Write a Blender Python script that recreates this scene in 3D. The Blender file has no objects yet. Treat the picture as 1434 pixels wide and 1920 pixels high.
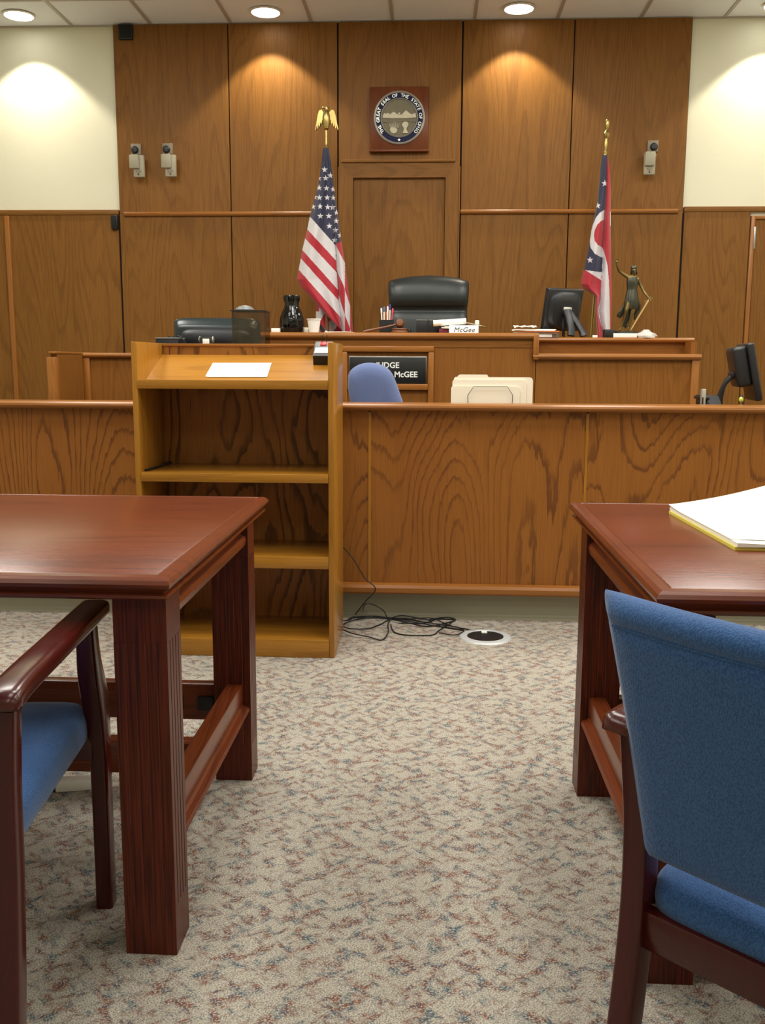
import bpy, bmesh, math, random
from mathutils import Vector, Matrix, Euler
from mathutils.geometry import tessellate_polygon
random.seed(7)
R = math.radians
SC = bpy.context.scene
COL = SC.collection

# ------------------------------------------------------------------ camera model
EYE = Vector((0, 0, 1.15))
F_PX, PITCH, YAW, ROLL = 1775.27, .1596, .0514, .0048
cy, sy, cp, sp = math.cos(YAW), math.sin(YAW), math.cos(PITCH), math.sin(PITCH)
FWD = Vector((-sy*cp, cy*cp, -sp)); RT0 = Vector((cy, sy, 0)); UP0 = RT0.cross(FWD)
cr, sr = math.cos(ROLL), math.sin(ROLL)
RT = cr*RT0 + sr*UP0; UP = -sr*RT0 + cr*UP0

def ray(x, y): return FWD + (x-717)/F_PX*RT - (y-960)/F_PX*UP
def atY(x, y, Y): d = ray(x, y); return EYE + d*(Y/d.y)
def atZ(x, y, Z): d = ray(x, y); return EYE + d*((Z-EYE.z)/d.z)

cam_d = bpy.data.cameras.new('camera'); cam = bpy.data.objects.new('camera', cam_d); COL.objects.link(cam)
cam_d.sensor_fit = 'HORIZONTAL'; cam_d.sensor_width = 36; cam_d.lens = F_PX/1434*36
cam_d.clip_start = .05; cam_d.clip_end = 60
m3 = Matrix((RT, UP, -FWD)).transposed()
cam.matrix_world = Matrix.Translation(EYE) @ m3.to_4x4()
SC.camera = cam

# ------------------------------------------------------------------ colours, materials
def lin(c):
    c = c/255
    return c/12.92 if c <= .04045 else ((c+.055)/1.055)**2.4
def rgb(r, g, b): return (lin(r), lin(g), lin(b), 1)

class NT:
    def __init__(s, name):
        s.m = bpy.data.materials.new(name); s.m.use_nodes = True
        s.t = s.m.node_tree; s.n = s.t.nodes; s.l = s.t.links
        s.b = s.n['Principled BSDF']; s.out = s.n['Material Output']
    def new(s, typ, **kw):
        nd = s.n.new(typ)
        for k, v in kw.items():
            if k in nd.inputs: s.put(nd.inputs[k], v)
            else: setattr(nd, k, v)
        return nd
    def put(s, sock, v):
        if hasattr(v, 'node'): s.l.new(v, sock)
        else: sock.default_value = v
    def math(s, op, a, b=0.0, c=None, clamp=False):
        nd = s.n.new('ShaderNodeMath'); nd.operation = op; nd.use_clamp = clamp
        s.put(nd.inputs[0], a); s.put(nd.inputs[1], b)
        if c is not None: s.put(nd.inputs[2], c)
        return nd.outputs[0]
    def noise(s, vec, scale=1.0, detail=2.0, rough=.5, dist=0.0):
        nd = s.n.new('ShaderNodeTexNoise'); s.put(nd.inputs['Vector'], vec)
        nd.inputs['Scale'].default_value = scale; nd.inputs['Detail'].default_value = detail
        nd.inputs['Roughness'].default_value = rough; nd.inputs['Distortion'].default_value = dist
        return nd.outputs['Fac']
    def ramp(s, fac, stops, interp='LINEAR'):
        nd = s.n.new('ShaderNodeValToRGB'); s.put(nd.inputs[0], fac); cr_ = nd.color_ramp; cr_.interpolation = interp
        while len(cr_.elements) < len(stops): cr_.elements.new(.5)
        for e, (p, c) in zip(cr_.elements, stops):
            e.position = p; e.color = c if len(c) == 4 else (*c, 1)
        return nd.outputs[0]
    def mix(s, fac, a, b, blend='MIX'):
        nd = s.n.new('ShaderNodeMix'); nd.data_type = 'RGBA'; nd.blend_type = blend
        s.put(nd.inputs[0], fac); s.put(nd.inputs[6], a); s.put(nd.inputs[7], b)
        return nd.outputs[2]
    def coords(s, scale, rot=(0, 0, 0), rand=True):
        tc = s.n.new('ShaderNodeTexCoord'); v = tc.outputs['Object']
        if rand:
            oi = s.n.new('ShaderNodeObjectInfo')
            ad = s.n.new('ShaderNodeVectorMath'); ad.operation = 'MULTIPLY_ADD'
            s.l.new(oi.outputs['Random'], ad.inputs[0]); ad.inputs[1].default_value = (37.3, 11.7, 23.1); s.l.new(v, ad.inputs[2])
            v = ad.outputs[0]
        mp = s.n.new('ShaderNodeMapping'); s.l.new(v, mp.inputs[0])
        mp.inputs['Scale'].default_value = scale; mp.inputs['Rotation'].default_value = rot
        return mp.outputs[0]
    def bump(s, h, strength=.2, dist=.002):
        nd = s.n.new('ShaderNodeBump'); s.put(nd.inputs['Height'], h)
        nd.inputs['Strength'].default_value = strength; nd.inputs['Distance'].default_value = dist
        s.l.new(nd.outputs[0], s.b.inputs['Normal'])

def plain(name, c, rough=.5, metal=0.0, spec=.5, emit=None, es=0.0, noise=0.0):
    t = NT(name); t.b.inputs['Roughness'].default_value = rough; t.b.inputs['Metallic'].default_value = metal
    t.b.inputs['Specular IOR Level'].default_value = spec
    if noise:
        n = t.noise(t.coords((1, 1, 1)), 45, 3, .6)
        dk = tuple(v*(1-noise) for v in c[:3]) + (1,)
        t.put(t.b.inputs['Base Color'], t.mix(n, dk, c))
    else: t.b.inputs['Base Color'].default_value = c
    if emit: t.b.inputs['Emission Color'].default_value = emit; t.b.inputs['Emission Strength'].default_value = es
    return t.m

def axis_scale(axis, along, across):
    v = [across]*3; v['XYZ'.index(axis)] = along
    return tuple(v)

def oak(name, light, mid, dark, axis='Z', rings=10.0, line=.7, across=2.4, stretch=5.5, rough=.35, pores=.35, jag=.05, coat=.0, wide=.26, spec=.3):
    t = NT(name)
    n = t.noise(t.coords(axis_scale(axis, across/stretch, across)), 1, 1.5, .42, .15)
    j = t.noise(t.coords(axis_scale(axis, 7, 55)), 1, 2, .6)
    v = t.math('ADD', n, t.math('MULTIPLY', t.math('SUBTRACT', j, .5), jag))
    fr = t.math('FRACT', t.math('MULTIPLY', v, rings))
    ln = t.ramp(fr, [(0, (1, 1, 1)), (wide*.45, (.85,)*3), (wide, (.1,)*3), (.62, (0,)*3), (.93, (.0,)*3), (1, (1,)*3)])
    vary = t.noise(t.coords(axis_scale(axis, .9, 5)), 1, 2, .5)
    ln = t.math('MULTIPLY', ln, t.ramp(vary, [(.36, (.45,)*3), (.58, (1,)*3)]))
    pr = t.noise(t.coords(axis_scale(axis, 6, 330)), 1, 2, .6)
    prm = t.ramp(pr, [(.42, (0,)*3), (.68, (1,)*3)])
    broad = t.noise(t.coords(axis_scale(axis, .5, 5)), 1, 2, .5)
    base = t.mix(broad, mid, light)
    c = t.mix(t.math('MULTIPLY', ln, line), base, dark)
    c = t.mix(t.math('MULTIPLY', prm, pores), c, dark)
    t.put(t.b.inputs['Base Color'], c)
    t.b.inputs['Roughness'].default_value = rough; t.b.inputs['Specular IOR Level'].default_value = spec
    t.b.inputs['Coat Weight'].default_value = coat; t.b.inputs['Coat Roughness'].default_value = .15
    t.bump(prm, .08, .0008)
    return t.m

M = {}
# back wall panelling: quiet oak
for ax in 'XYZ':
    M['wall_oak'+ax] = oak('wall_oak_'+ax, rgb(139, 95, 42), rgb(125, 83, 34), rgb(82, 50, 18), ax, rings=26, line=.34, across=2.6, stretch=9, rough=.45, pores=.4, jag=.018, wide=.3, spec=.18)
    M['bench_oak'+ax] = oak('bench_oak_'+ax, rgb(146, 96, 42), rgb(134, 84, 35), rgb(92, 54, 20), ax, rings=24, line=.3, across=2.6, stretch=9, rough=.4, pores=.35, jag=.018, wide=.3, spec=.2)
    M['trim_oak'+ax] = oak('trim_oak_'+ax, rgb(160, 104, 46), rgb(146, 91, 37), rgb(106, 62, 22), ax, rings=6, line=.35, across=14, stretch=20, rough=.3, pores=.3, coat=.12)
    M['lectern_oak'+ax] = oak('lectern_oak_'+ax, rgb(180, 126, 46), rgb(166, 112, 36), rgb(112, 68, 18), ax, rings=7, line=.3, across=6, stretch=14, rough=.25, pores=.3, coat=.25)
    M['table_wood'+ax] = oak('table_wood_'+ax, rgb(122, 57, 26), rgb(102, 44, 19), rgb(58, 23, 11), ax, rings=14, line=.4, across=5, stretch=14, rough=.27, pores=.35, coat=.08, jag=.01, spec=.4)
    M['table_leg'+ax] = oak('table_leg_'+ax, rgb(110, 44, 22), rgb(88, 32, 16), rgb(30, 12, 9), ax, rings=14, line=.45, across=11, stretch=20, rough=.35, pores=.8, jag=.02, spec=.3)
M['bar_oak'] = oak('bar_oak', rgb(158, 102, 44), rgb(146, 90, 38), rgb(92, 54, 30), 'Z', rings=38, line=.8, across=2.0, stretch=4.0, rough=.4, pores=.25, jag=.02, wide=.22, spec=.22)
M['lectern_back'] = oak('lectern_back', rgb(168, 112, 50), rgb(148, 94, 40), rgb(70, 40, 17), 'Z', rings=22, line=.88, across=3.2, stretch=4, rough=.38, pores=.35, jag=.03, wide=.34, spec=.25)
M['plaque_wood'] = oak('plaque_wood', rgb(118, 62, 28), rgb(104, 52, 24), rgb(74, 34, 16), 'Z', rings=6, line=.3, across=8, stretch=8, rough=.3)
M['chair_wood'] = oak('chair_wood', rgb(76, 22, 15), rgb(64, 17, 12), rgb(42, 11, 9), 'Z', rings=8, line=.2, across=10, stretch=10, rough=.22, pores=.2, coat=.3)

def wall_paint():
    t = NT('wall_paint')
    n = t.noise(t.coords((1, 1, 1)), 160, 3, .6)
    t.b.inputs['Base Color'].default_value = rgb(228, 226, 202)
    t.b.inputs['Roughness'].default_value = .85; t.bump(n, .25, .002)
    return t.m
M['paint'] = wall_paint()
def ceiling_tile():
    t = NT('ceiling_tile')
    n = t.noise(t.coords((1, 1, 1)), 240, 3, .7)
    t.put(t.b.inputs['Base Color'], t.mix(n, rgb(222, 226, 231), rgb(242, 246, 251)))
    t.b.inputs['Roughness'].default_value = .95; t.bump(n, .4, .002)
    return t.m
M['tile'] = ceiling_tile()
M['tbar'] = plain('ceiling_grid', rgb(176, 168, 156), .5)

def carpet():
    t = NT('carpet')
    def field(scale, rot, seedoff):
        v = t.coords((1/scale[0], 1/scale[1], 1), (0, 0, rot), False)
        v.node.vector_type = 'TEXTURE'
        ad = t.n.new('ShaderNodeVectorMath'); ad.operation = 'ADD'; t.l.new(v, ad.inputs[0]); ad.inputs[1].default_value = (seedoff, seedoff*.7, 0)
        return ad.outputs[0]
    a = t.noise(field((20, 42, 1), R(38), 0), 1, 2, .55)
    b = t.noise(field((22, 42, 1), R(-44), 9), 1, 2, .55)
    m = t.math('MAXIMUM', a, b)
    mask = t.ramp(m, [(.495, (0,)*3), (.65, (1,)*3)])
    fine = t.noise(field((220, 260, 1), .3, 3), 1, 1, .6)
    speck = t.ramp(fine, [(.39, (0,)*3), (.51, (1,)*3)])
    cn = t.noise(field((26, 26, 1), .4, 21), 1, 2, .6)
    cc = t.ramp(cn, [(0, rgb(60, 84, 96)), (.40, rgb(70, 92, 102)), (.45, rgb(92, 80, 94)), (.49, rgb(92, 78, 72)), (.54, rgb(134, 84, 66)), (.58, rgb(116, 70, 62)), (.63, rgb(88, 68, 76))], 'LINEAR')
    fine2 = t.noise(field((330, 330, 1), .9, 5), 1, 2, .7)
    base = t.ramp(fine2, [(.36, rgb(122, 115, 104)), (.5, rgb(177, 170, 156)), (.64, rgb(205, 199, 186))])
    c = t.mix(t.math('MULTIPLY', t.math('MULTIPLY', mask, speck), .95), base, cc)
    t.put(t.b.inputs['Base Color'], c)
    t.b.inputs['Roughness'].default_value = .95; t.b.inputs['Specular IOR Level'].default_value = .1
    t.bump(fine2, .6, .004)
    return t.m
M['carpet'] = carpet()

def fabric(name, c1, c2, sx=150):
    t = NT(name)
    v = t.coords((1, 1, 1), rand=False)
    mp = t.new('ShaderNodeMapping', vector_type='TEXTURE'); t.l.new(v, mp.inputs[0]); mp.inputs['Scale'].default_value = (1/(sx*3.4), 1/(sx*3.4), 1/(sx*1.5)); mp.inputs['Rotation'].default_value = (0, R(14), 0)
    n1 = t.noise(mp.outputs[0], 1, 1, .5)
    n = t.ramp(n1, [(.38, (0,)*3), (.62, (1,)*3)])
    f = t.math('ADD', t.math('MULTIPLY', n, .8), t.math('MULTIPLY', t.noise(v, 6, 2, .5), .25), clamp=True)
    t.put(t.b.inputs['Base Color'], t.mix(f, c1, c2))
    t.b.inputs['Roughness'].default_value = .85; t.b.inputs['Specular IOR Level'].default_value = .2
    t.b.inputs['Sheen Weight'].default_value = .25
    t.bump(f, .35, .0015)
    return t.m
M['blue_fabric'] = fabric('blue_fabric', rgb(38, 74, 126), rgb(60, 101, 155))
M['task_fabric'] = fabric('task_chair_fabric', rgb(88, 103, 146), rgb(106, 121, 164), 320)

M['leather'] = plain('black_leather', rgb(34, 40, 40), .38, noise=.25)
M['black'] = plain('black_plastic', rgb(26, 26, 28), .45, noise=.15)
M['mblack'] = plain('monitor_plastic', rgb(34, 36, 40), .35, noise=.1)
M['gloss'] = plain('glossy_black_plastic', rgb(36, 46, 48), .22)
M['vase'] = plain('black_glaze', rgb(10, 10, 12), .06)
M['grey'] = plain('grey_plastic', rgb(120, 124, 122), .4, noise=.1)
M['steel'] = plain('steel', rgb(170, 172, 172), .3, 1.0)
M['ring'] = plain('floor_box_metal', rgb(214, 220, 222), .4, .3)
M['white'] = plain('white_paper', rgb(244, 243, 236), .8, noise=.03)
M['cream'] = plain('manila_card', rgb(254, 249, 230), .8, noise=.04)
M['yellow'] = plain('yellow_paper', rgb(230, 214, 96), .8, noise=.06)
M['ivory'] = plain('ivory_plastic', rgb(166, 160, 138), .5, noise=.1)
M['ivory2'] = plain('grey_ivory_plastic', rgb(140, 128, 108), .5, noise=.1)
M['red'] = plain('red_plastic', rgb(196, 30, 38), .4)
M['maroon'] = plain('maroon_cloth', rgb(120, 40, 62), .6, noise=.2)
M['blade'] = plain('pale_gold_blade', rgb(226, 200, 140), .4, .5)
M['brass'] = plain('polished_brass', rgb(184, 164, 102), .32, 1.0)
M['bronze'] = plain('dark_bronze', rgb(88, 88, 76), .32, .75, noise=.5)
M['gilt'] = plain('gilded_bronze', rgb(126, 108, 66), .42, .85, noise=.4)
M['navy'] = plain('navy_enamel', rgb(16, 21, 62), .5, spec=.2)
M['silver'] = plain('silver_rim', rgb(200, 200, 192), .35, .7)
M['pewter'] = plain('relief_pewter', rgb(116, 108, 84), .5, .3, noise=.3)
M['pewter2'] = plain('relief_pewter_bright', rgb(206, 198, 172), .5, .2, noise=.25)
M['white_letter'] = plain('white_lettering', rgb(236, 238, 236), .6)
M['sign'] = plain('sign_black', rgb(20, 24, 24), .4)
M['ink'] = plain('pen_ink', rgb(40, 38, 40), .7)
M['base'] = plain('cove_base_vinyl', rgb(150, 146, 124), .45, noise=.06)
M['lens'] = plain('lamp_lens', rgb(250, 250, 246), .4, emit=(1, .97, .9, 1), es=7)
M['lamptrim'] = plain('lamp_trim', rgb(226, 222, 210), .5)
M['gavelwood'] = plain('gavel_walnut', rgb(122, 76, 44), .35, noise=.25)
M['blue'] = plain('blue_plastic', rgb(70, 110, 180), .4)
M['purple'] = plain('purple_plastic', rgb(66, 50, 130), .4)
M['pink'] = plain('red_pink_plastic', rgb(220, 70, 90), .4)
M['foam'] = plain('foam_cup', rgb(244, 244, 240), .7)
M['lime'] = plain('lime_plastic', rgb(196, 206, 88), .35)
M['void'] = plain('dark_recess', rgb(12, 12, 12), .8)
M['platform'] = plain('platform_carpet', rgb(150, 138, 124), .95, noise=.2)
M['plastic_bag'] = plain('clear_bag', rgb(206, 202, 196), .25, noise=.15)
M['orange'] = plain('orange_cover', rgb(214, 120, 70), .6)
def cloth(name, c):
    t = NT(name); v = t.coords((1, 1, 1), rand=False)
    n = t.noise(v, 30, 3, .5); t.put(t.b.inputs['Base Color'], t.mix(n, tuple(x*.86 for x in c[:3])+(1,), c))
    t.b.inputs['Roughness'].default_value = .6; t.b.inputs['Sheen Weight'].default_value = .3
    return t.m
M['f_red'] = cloth('flag_red', rgb(176, 20, 42)); M['f_white'] = cloth('flag_white', rgb(216, 212, 216)); M['f_navy'] = cloth('flag_navy', rgb(26, 29, 64))
def smoked():
    t = NT('smoked_acrylic'); t.n.remove(t.b)
    tr = t.new('ShaderNodeBsdfTransparent'); tr.inputs[0].default_value = (.80, .755, .70, 1)
    gl = t.new('ShaderNodeBsdfGlossy'); gl.inputs['Roughness'].default_value = .08
    mx = t.new('ShaderNodeMixShader'); mx.inputs[0].default_value = .05
    t.l.new(tr.outputs[0], mx.inputs[1]); t.l.new(gl.outputs[0], mx.inputs[2]); t.l.new(mx.outputs[0], t.out.inputs[0])
    return t.m
M['smoke'] = smoked()

# ------------------------------------------------------------------ mesh helpers
def nbm(): return bmesh.new()
def box(bm, x0, x1, y0, y1, z0, z1, bev=0.0, seg=2, mi=0, rot=None, piv=None):
    vs = [bm.verts.new((x, y, z)) for z in (z0, z1) for y in (y0, y1) for x in (x0, x1)]
    fs = [bm.faces.new([vs[i] for i in q]) for q in ((0, 2, 3, 1), (4, 5, 7, 6), (0, 1, 5, 4), (2, 6, 7, 3), (0, 4, 6, 2), (1, 3, 7, 5))]
    for f in fs: f.material_index = mi
    geo = vs
    if bev > 0:
        es = list({e for f in fs for e in f.edges})
        r = bmesh.ops.bevel(bm, geom=es, offset=bev, segments=seg, profile=.5, affect='EDGES', material=-1)
        geo = list({v for f in r['faces'] for v in f.verts} | {v for v in vs if v.is_valid})
        for f in r['faces']: f.material_index = mi
    if rot is not None:
        piv = Vector(piv) if piv is not None else Vector(((x0+x1)/2, (y0+y1)/2, (z0+z1)/2))
        bmesh.ops.transform(bm, matrix=Matrix.Translation(piv) @ rot.to_4x4() @ Matrix.Translation(-piv), verts=geo)
    return geo
def prism(bm, pts, axis, a, b, mi=0):
    """closed 2-D outline extruded along axis from a to b; pts give the other two coords in xyz order"""
    def mk(p, t):
        if axis == 'X': return (t, p[0], p[1])
        if axis == 'Y': return (p[0], t, p[1])
        return (p[0], p[1], t)
    A = [bm.verts.new(mk(p, a)) for p in pts]; B = [bm.verts.new(mk(p, b)) for p in pts]
    n = len(pts); fs = []
    for i in range(n): fs.append(bm.faces.new((A[i], A[(i+1) % n], B[(i+1) % n], B[i])))
    tri = tessellate_polygon([[Vector((p[0], p[1], 0)) for p in pts]])
    for t in tri:
        for S in (A, B):
            try: fs.append(bm.faces.new([S[k] for k in t]))
            except ValueError: pass
    for f in fs: f.material_index = mi
    return A+B
def lathe(bm, prof, cx, cy_, seg=32, mi=0, mod=None, mat=None):
    """prof: list of (radius, z)"""
    rings = []; allv = []
    for k, (r, z) in enumerate(prof):
        if r < 1e-6: v = bm.verts.new((cx, cy_, z)); rings.append([v]); allv.append(v)
        else:
            ring = []
            for i in range(seg):
                a = 2*math.pi*i/seg; rr = r*(mod(a, z, k) if mod else 1)
                v = bm.verts.new((cx+rr*math.cos(a), cy_+rr*math.sin(a), z)); ring.append(v)
            rings.append(ring); allv += ring
    for A, B in zip(rings, rings[1:]):
        if len(A) == 1 and len(B) == 1: continue
        for i in range(seg):
            j = (i+1) % seg
            if len(A) == 1: f = bm.faces.new((A[0], B[j], B[i]))
            elif len(B) == 1: f = bm.faces.new((A[i], A[j], B[0]))
            else: f = bm.faces.new((A[i], A[j], B[j], B[i]))
            f.material_index = mi
    for Rg in (rings[0], rings[-1]):
        if len(Rg) > 2:
            f = bm.faces.new(Rg); f.material_index = mi
    if mat is not None: bmesh.ops.transform(bm, matrix=mat, verts=allv)
    return allv
def catmull(pts, n=8, closed=False):
    P = [Vector(p) for p in pts]; out = []
    m = len(P)
    rng = range(m if closed else m-1)
    for i in rng:
        p0 = P[(i-1) % m] if closed or i > 0 else P[0]; p1 = P[i]; p2 = P[(i+1) % m]; p3 = P[(i+2) % m] if closed or i+2 < m else P[-1]
        for k in range(n):
            t = k/n
            out.append(.5*((2*p1)+(-p0+p2)*t+(2*p0-5*p1+4*p2-p3)*t*t+(-p0+3*p1-3*p2+p3)*t**3))
    if not closed: out.append(P[-1])
    return out
def tube(bm, pts, r, seg=8, mi=0, sec=None, up=None, cap=True):
    """sweep; r a number or list; sec = list of (u,v) cross-section multipliers"""
    pts = [Vector(p) for p in pts]; n = len(pts)
    rs = r if isinstance(r, (list, tuple)) else [r]*n
    sec = sec or [(math.cos(2*math.pi*i/seg), math.sin(2*math.pi*i/seg)) for i in range(seg)]
    rings = []
    u = Vector(up) if up else None
    for i, p in enumerate(pts):
        t = (pts[min(i+1, n-1)]-pts[max(i-1, 0)])
        if t.length < 1e-9: t = Vector((0, 0, 1))
        t.normalize()
        if u is None: u = t.orthogonal()
        uu = (Vector(up) if up else u); uu = uu-uu.dot(t)*t
        if uu.length < 1e-6: uu = t.orthogonal()
        uu.normalize(); v = t.cross(uu)
        if not up: u = uu
        q = rs[i] if isinstance(rs[i], tuple) else (rs[i], rs[i])
        rings.append([bm.verts.new(p+uu*a*q[0]+v*b*q[1]) for a, b in sec])
    k = len(sec)
    for A, B in zip(rings, rings[1:]):
        for i in range(k):
            f = bm.faces.new((A[i], A[(i+1) % k], B[(i+1) % k], B[i])); f.material_index = mi
    if cap:
        for Rg in (rings[0], rings[-1]):
            f = bm.faces.new(Rg); f.material_index = mi
    return [v for g in rings for v in g]
def rsec(n=4, e=.3):
    """rounded-square section in -1..1"""
    out = []
    for qx, qy, a0 in ((1, 1, 0), (-1, 1, 90), (-1, -1, 180), (1, -1, 270)):
        for k in range(n+1):
            a = R(a0+90*k/n); out.append((qx*(1-e)+e*math.cos(a), qy*(1-e)+e*math.sin(a)))
    return out
def loft(bm, rings, mi=0, cap=True, closed=True):
    Rv = [[bm.verts.new(p) for p in rg] for rg in rings]; k = len(Rv[0])
    for A, B in zip(Rv, Rv[1:]):
        for i in range(k if closed else k-1):
            f = bm.faces.new((A[i], A[(i+1) % k], B[(i+1) % k], B[i])); f.material_index = mi
    if cap:
        for Rg in (Rv[0], Rv[-1]):
            f = bm.faces.new(Rg); f.material_index = mi
    return [v for g in Rv for v in g]
def ellipsoid(bm, c, r, mi=0, u=16, v=10, rot=None):
    mat = Matrix.Translation(c) @ (rot.to_4x4() if rot else Matrix()) @ Matrix.Diagonal((*r, 1))
    res = bmesh.ops.create_uvsphere(bm, u_segments=u, v_segments=v, radius=1, matrix=mat)
    for vv in res['verts']:
        for f in vv.link_faces: f.material_index = mi
    return res['verts']

def finish(name, bm, mats, parent=None, smooth=30, local=False, origin=None):
    bmesh.ops.recalc_face_normals(bm, faces=bm.faces)
    me = bpy.data.meshes.new(name)
    if parent is not None:
        if not local: bmesh.ops.translate(bm, vec=-Vector(parent['_abs']), verts=bm.verts)
        loc = Vector((0, 0, 0)); absl = Vector(parent['_abs'])
    else:
        if origin is None:
            xs = [v.co for v in bm.verts]
            mn = [min(v[i] for v in xs) for i in range(3)]; mx = [max(v[i] for v in xs) for i in range(3)]
            origin = ((mn[0]+mx[0])/2, (mn[1]+mx[1])/2, mn[2])
        loc = Vector(origin); absl = loc
        if not local: bmesh.ops.translate(bm, vec=-loc, verts=bm.verts)
    bm.to_mesh(me); bm.free()
    if smooth:
        for p in me.polygons: p.use_smooth = True
        me.set_sharp_from_angle(angle=R(smooth))
    for m in (mats if isinstance(mats, (list, tuple)) else [mats]): me.materials.append(m)
    o = bpy.data.objects.new(name, me); COL.objects.link(o)
    o.location = loc; o['_abs'] = list(absl)
    if parent is not None: o.parent = parent
    return o
part = finish
def tag(o, label, cat, group=None):
    o['label'] = label; o['category'] = cat
    if group: o['group'] = group
    return o
def thing(name, loc, label, cat, group=None, rz=0.0):
    o = bpy.data.objects.new(name, None); COL.objects.link(o); o.empty_display_size = .1
    o.location = loc; o.rotation_euler = (0, 0, rz); o['_abs'] = list(loc)
    return tag(o, label, cat, group)
def struct(name, bm, mats, smooth=0, origin=None):
    o = finish(name, bm, mats, smooth=smooth, origin=origin); o['kind'] = 'structure'; return o
def text_bm(s, size, extrude=.001, bold=0.0, shear=0.0, align='CENTER', spacing=1.0):
    cu = bpy.data.curves.new('t', 'FONT'); cu.body = s; cu.size = size; cu.extrude = extrude; cu.offset = bold; cu.shear = shear
    cu.align_x = align; cu.align_y = 'CENTER'; cu.space_character = spacing; cu.resolution_u = 3
    ob = bpy.data.objects.new('t', cu); COL.objects.link(ob)
    dg = bpy.context.evaluated_depsgraph_get(); me = bpy.data.meshes.new_from_object(ob.evaluated_get(dg))
    bm = bmesh.new(); bm.from_mesh(me)
    bpy.data.objects.remove(ob); bpy.data.curves.remove(cu); bpy.data.meshes.remove(me)
    return bm
def join(dst, src, mat=None, mi=None):
    me = bpy.data.meshes.new('j')
    if mat is not None: bmesh.ops.transform(src, matrix=mat, verts=src.verts)
    if mi is not None:
        for f in src.faces: f.material_index = mi
    src.to_mesh(me); src.free(); dst.from_mesh(me); bpy.data.meshes.remove(me)
FACE_CAM = Matrix.Rotation(R(90), 4, 'X')     # text in XY plane -> upright facing -Y

# ================================================================== SETTING
WY, CZ = 7.57, 3.642
XL, XR, YB = -4.6, 4.3, -3.2
bm = nbm(); box(bm, XL, XR, YB, WY+.1, -.05, 0); struct('floor', bm, M['carpet'])
bm = nbm(); box(bm, XL, XR, WY, WY+.12, 0, CZ+.12); struct('wall_back', bm, M['paint'])
bm = nbm(); box(bm, XL-.1, XL, YB, WY+.12, 0, CZ+.12); struct('wall_left', bm, M['paint'])
bm = nbm(); box(bm, XR, XR+.1, YB, WY+.12, 0, CZ+.12); struct('wall_right', bm, M['paint'])
bm = nbm(); box(bm, XL, XR, YB-.1, YB, 0, CZ+.12); struct('wall_front', bm, M['paint'])
bm = nbm(); box(bm, XL, XR, YB, WY, CZ+.004, CZ+.06)
X0 = -2.7686
for i in range(-3, 12):
    x = X0+.6096*i
    if XL < x < XR: box(bm, x-.012, x+.012, YB, WY, CZ-.002, CZ+.004, mi=1)
y = WY-.525
while y > YB:
    box(bm, XL, XR, y-.012, y+.012, CZ-.0015, CZ+.0045, mi=1); y -= .6096
box(bm, XL, XR, WY-.02, WY, CZ-.004, CZ+.004, mi=1)
struct('ceiling', bm, [M['tile'], M['tbar']])

# panelling of the back wall ------------------------------------------------
ntrim = [0]
def trim(bm, m, smooth=30, tag_=None):
    ntrim[0] += 1
    return struct('trim_%d' % ntrim[0], bm, m, smooth)
PY = WY-.035
G = .004
def panel(x0, x1, z0, z1, y=PY, m='wall_oakZ', bev=.002):
    bm = nbm(); box(bm, x0+G, x1-G, y, WY+.01, z0, z1, bev, 1); return trim(bm, M[m], 0)
ZR = 2.262                                  # rail height
cols = [(-2.452, -1.572), (-1.572, -.742)]
for x0, x1 in cols:
    panel(x0, x1, ZR, CZ-.004); panel(x0, x1, 0, ZR)
for x0, x1 in [(.196, 1.018), (1.018, 1.876)]:
    panel(x0, x1, ZR+.008, CZ-.004); panel(x0, x1, 0, ZR+.008)
bm = nbm(); box(bm, -2.455, 1.879, WY-.012, WY+.01, 0, CZ-.003); box(bm, 1.879, 1.892, WY-.012, WY+.01, 0, 2.26); box(bm, -2.47, -2.455, WY-.012, WY+.01, 0, 2.25); trim(bm, M['void'], 0)
# side wainscot below the white walls
for x0, x1 in [(XL, -3.36), (-3.36, -2.46)]: panel(x0, x1, 0, 2.266, WY-.028)
panel(1.884, 2.385, 0, 2.275, WY-.028)
for x0, x1, z in [(XL, -2.458, 2.285), (1.884, XR, 2.294)]:
    bm = nbm(); box(bm, x0, x1, WY-.036, WY+.01, z-.03, z+.008, .004); trim(bm, M['wall_oakX'])
bm = nbm(); box(bm, -3.368, -3.33, WY-.045, WY, 0, 2.25, .004); trim(bm, M['trim_oakZ'])
# chair rails
for x0, x1, z in [(-2.41, -.745, 2.258), (.197, 1.835, 2.268)]:
    bm = nbm()
    prism(bm, [(PY+.002, z-.017), (PY-.018, z-.015), (PY-.026, z-.004), (PY-.026, z+.006), (PY-.018, z+.015), (PY+.002, z+.017)], 'X', x0, x1); trim(bm, M['trim_oakX'], 25)
# centre bay with mitred frame
CX0, CX1 = -.738, .192
panel(CX0, CX1, 2.535, CZ-.004, PY-.004)
def frame_piece(pts, y0, y1, m):
    bm = nbm(); prism(bm, pts, 'Y', y0, y1); return trim(bm, M[m], 0)
fz = 2.625; iz = 2.515; fx0, fx1, ix0, ix1 = -.725, .178, -.622, .080
frame_piece([(fx0, fz), (fx1, fz), (ix1, iz), (ix0, iz)], PY-.045, WY, 'wall_oakX')
frame_piece([(fx0, fz), (ix0, iz), (ix0, .3), (fx0, .3)], PY-.045, WY, 'wall_oakZ')
frame_piece([(fx1, fz), (fx1, .3), (ix1, .3), (ix1, iz)], PY-.045, WY, 'wall_oakZ')
bm = nbm(); box(bm, CX0+.03, CX1-.04, PY-.062, PY, fz-.002, fz+.018, .004); trim(bm, M['wall_oakX'])
panel(ix0-.002, ix1+.002, .3, iz+.002, PY-.012)
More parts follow.
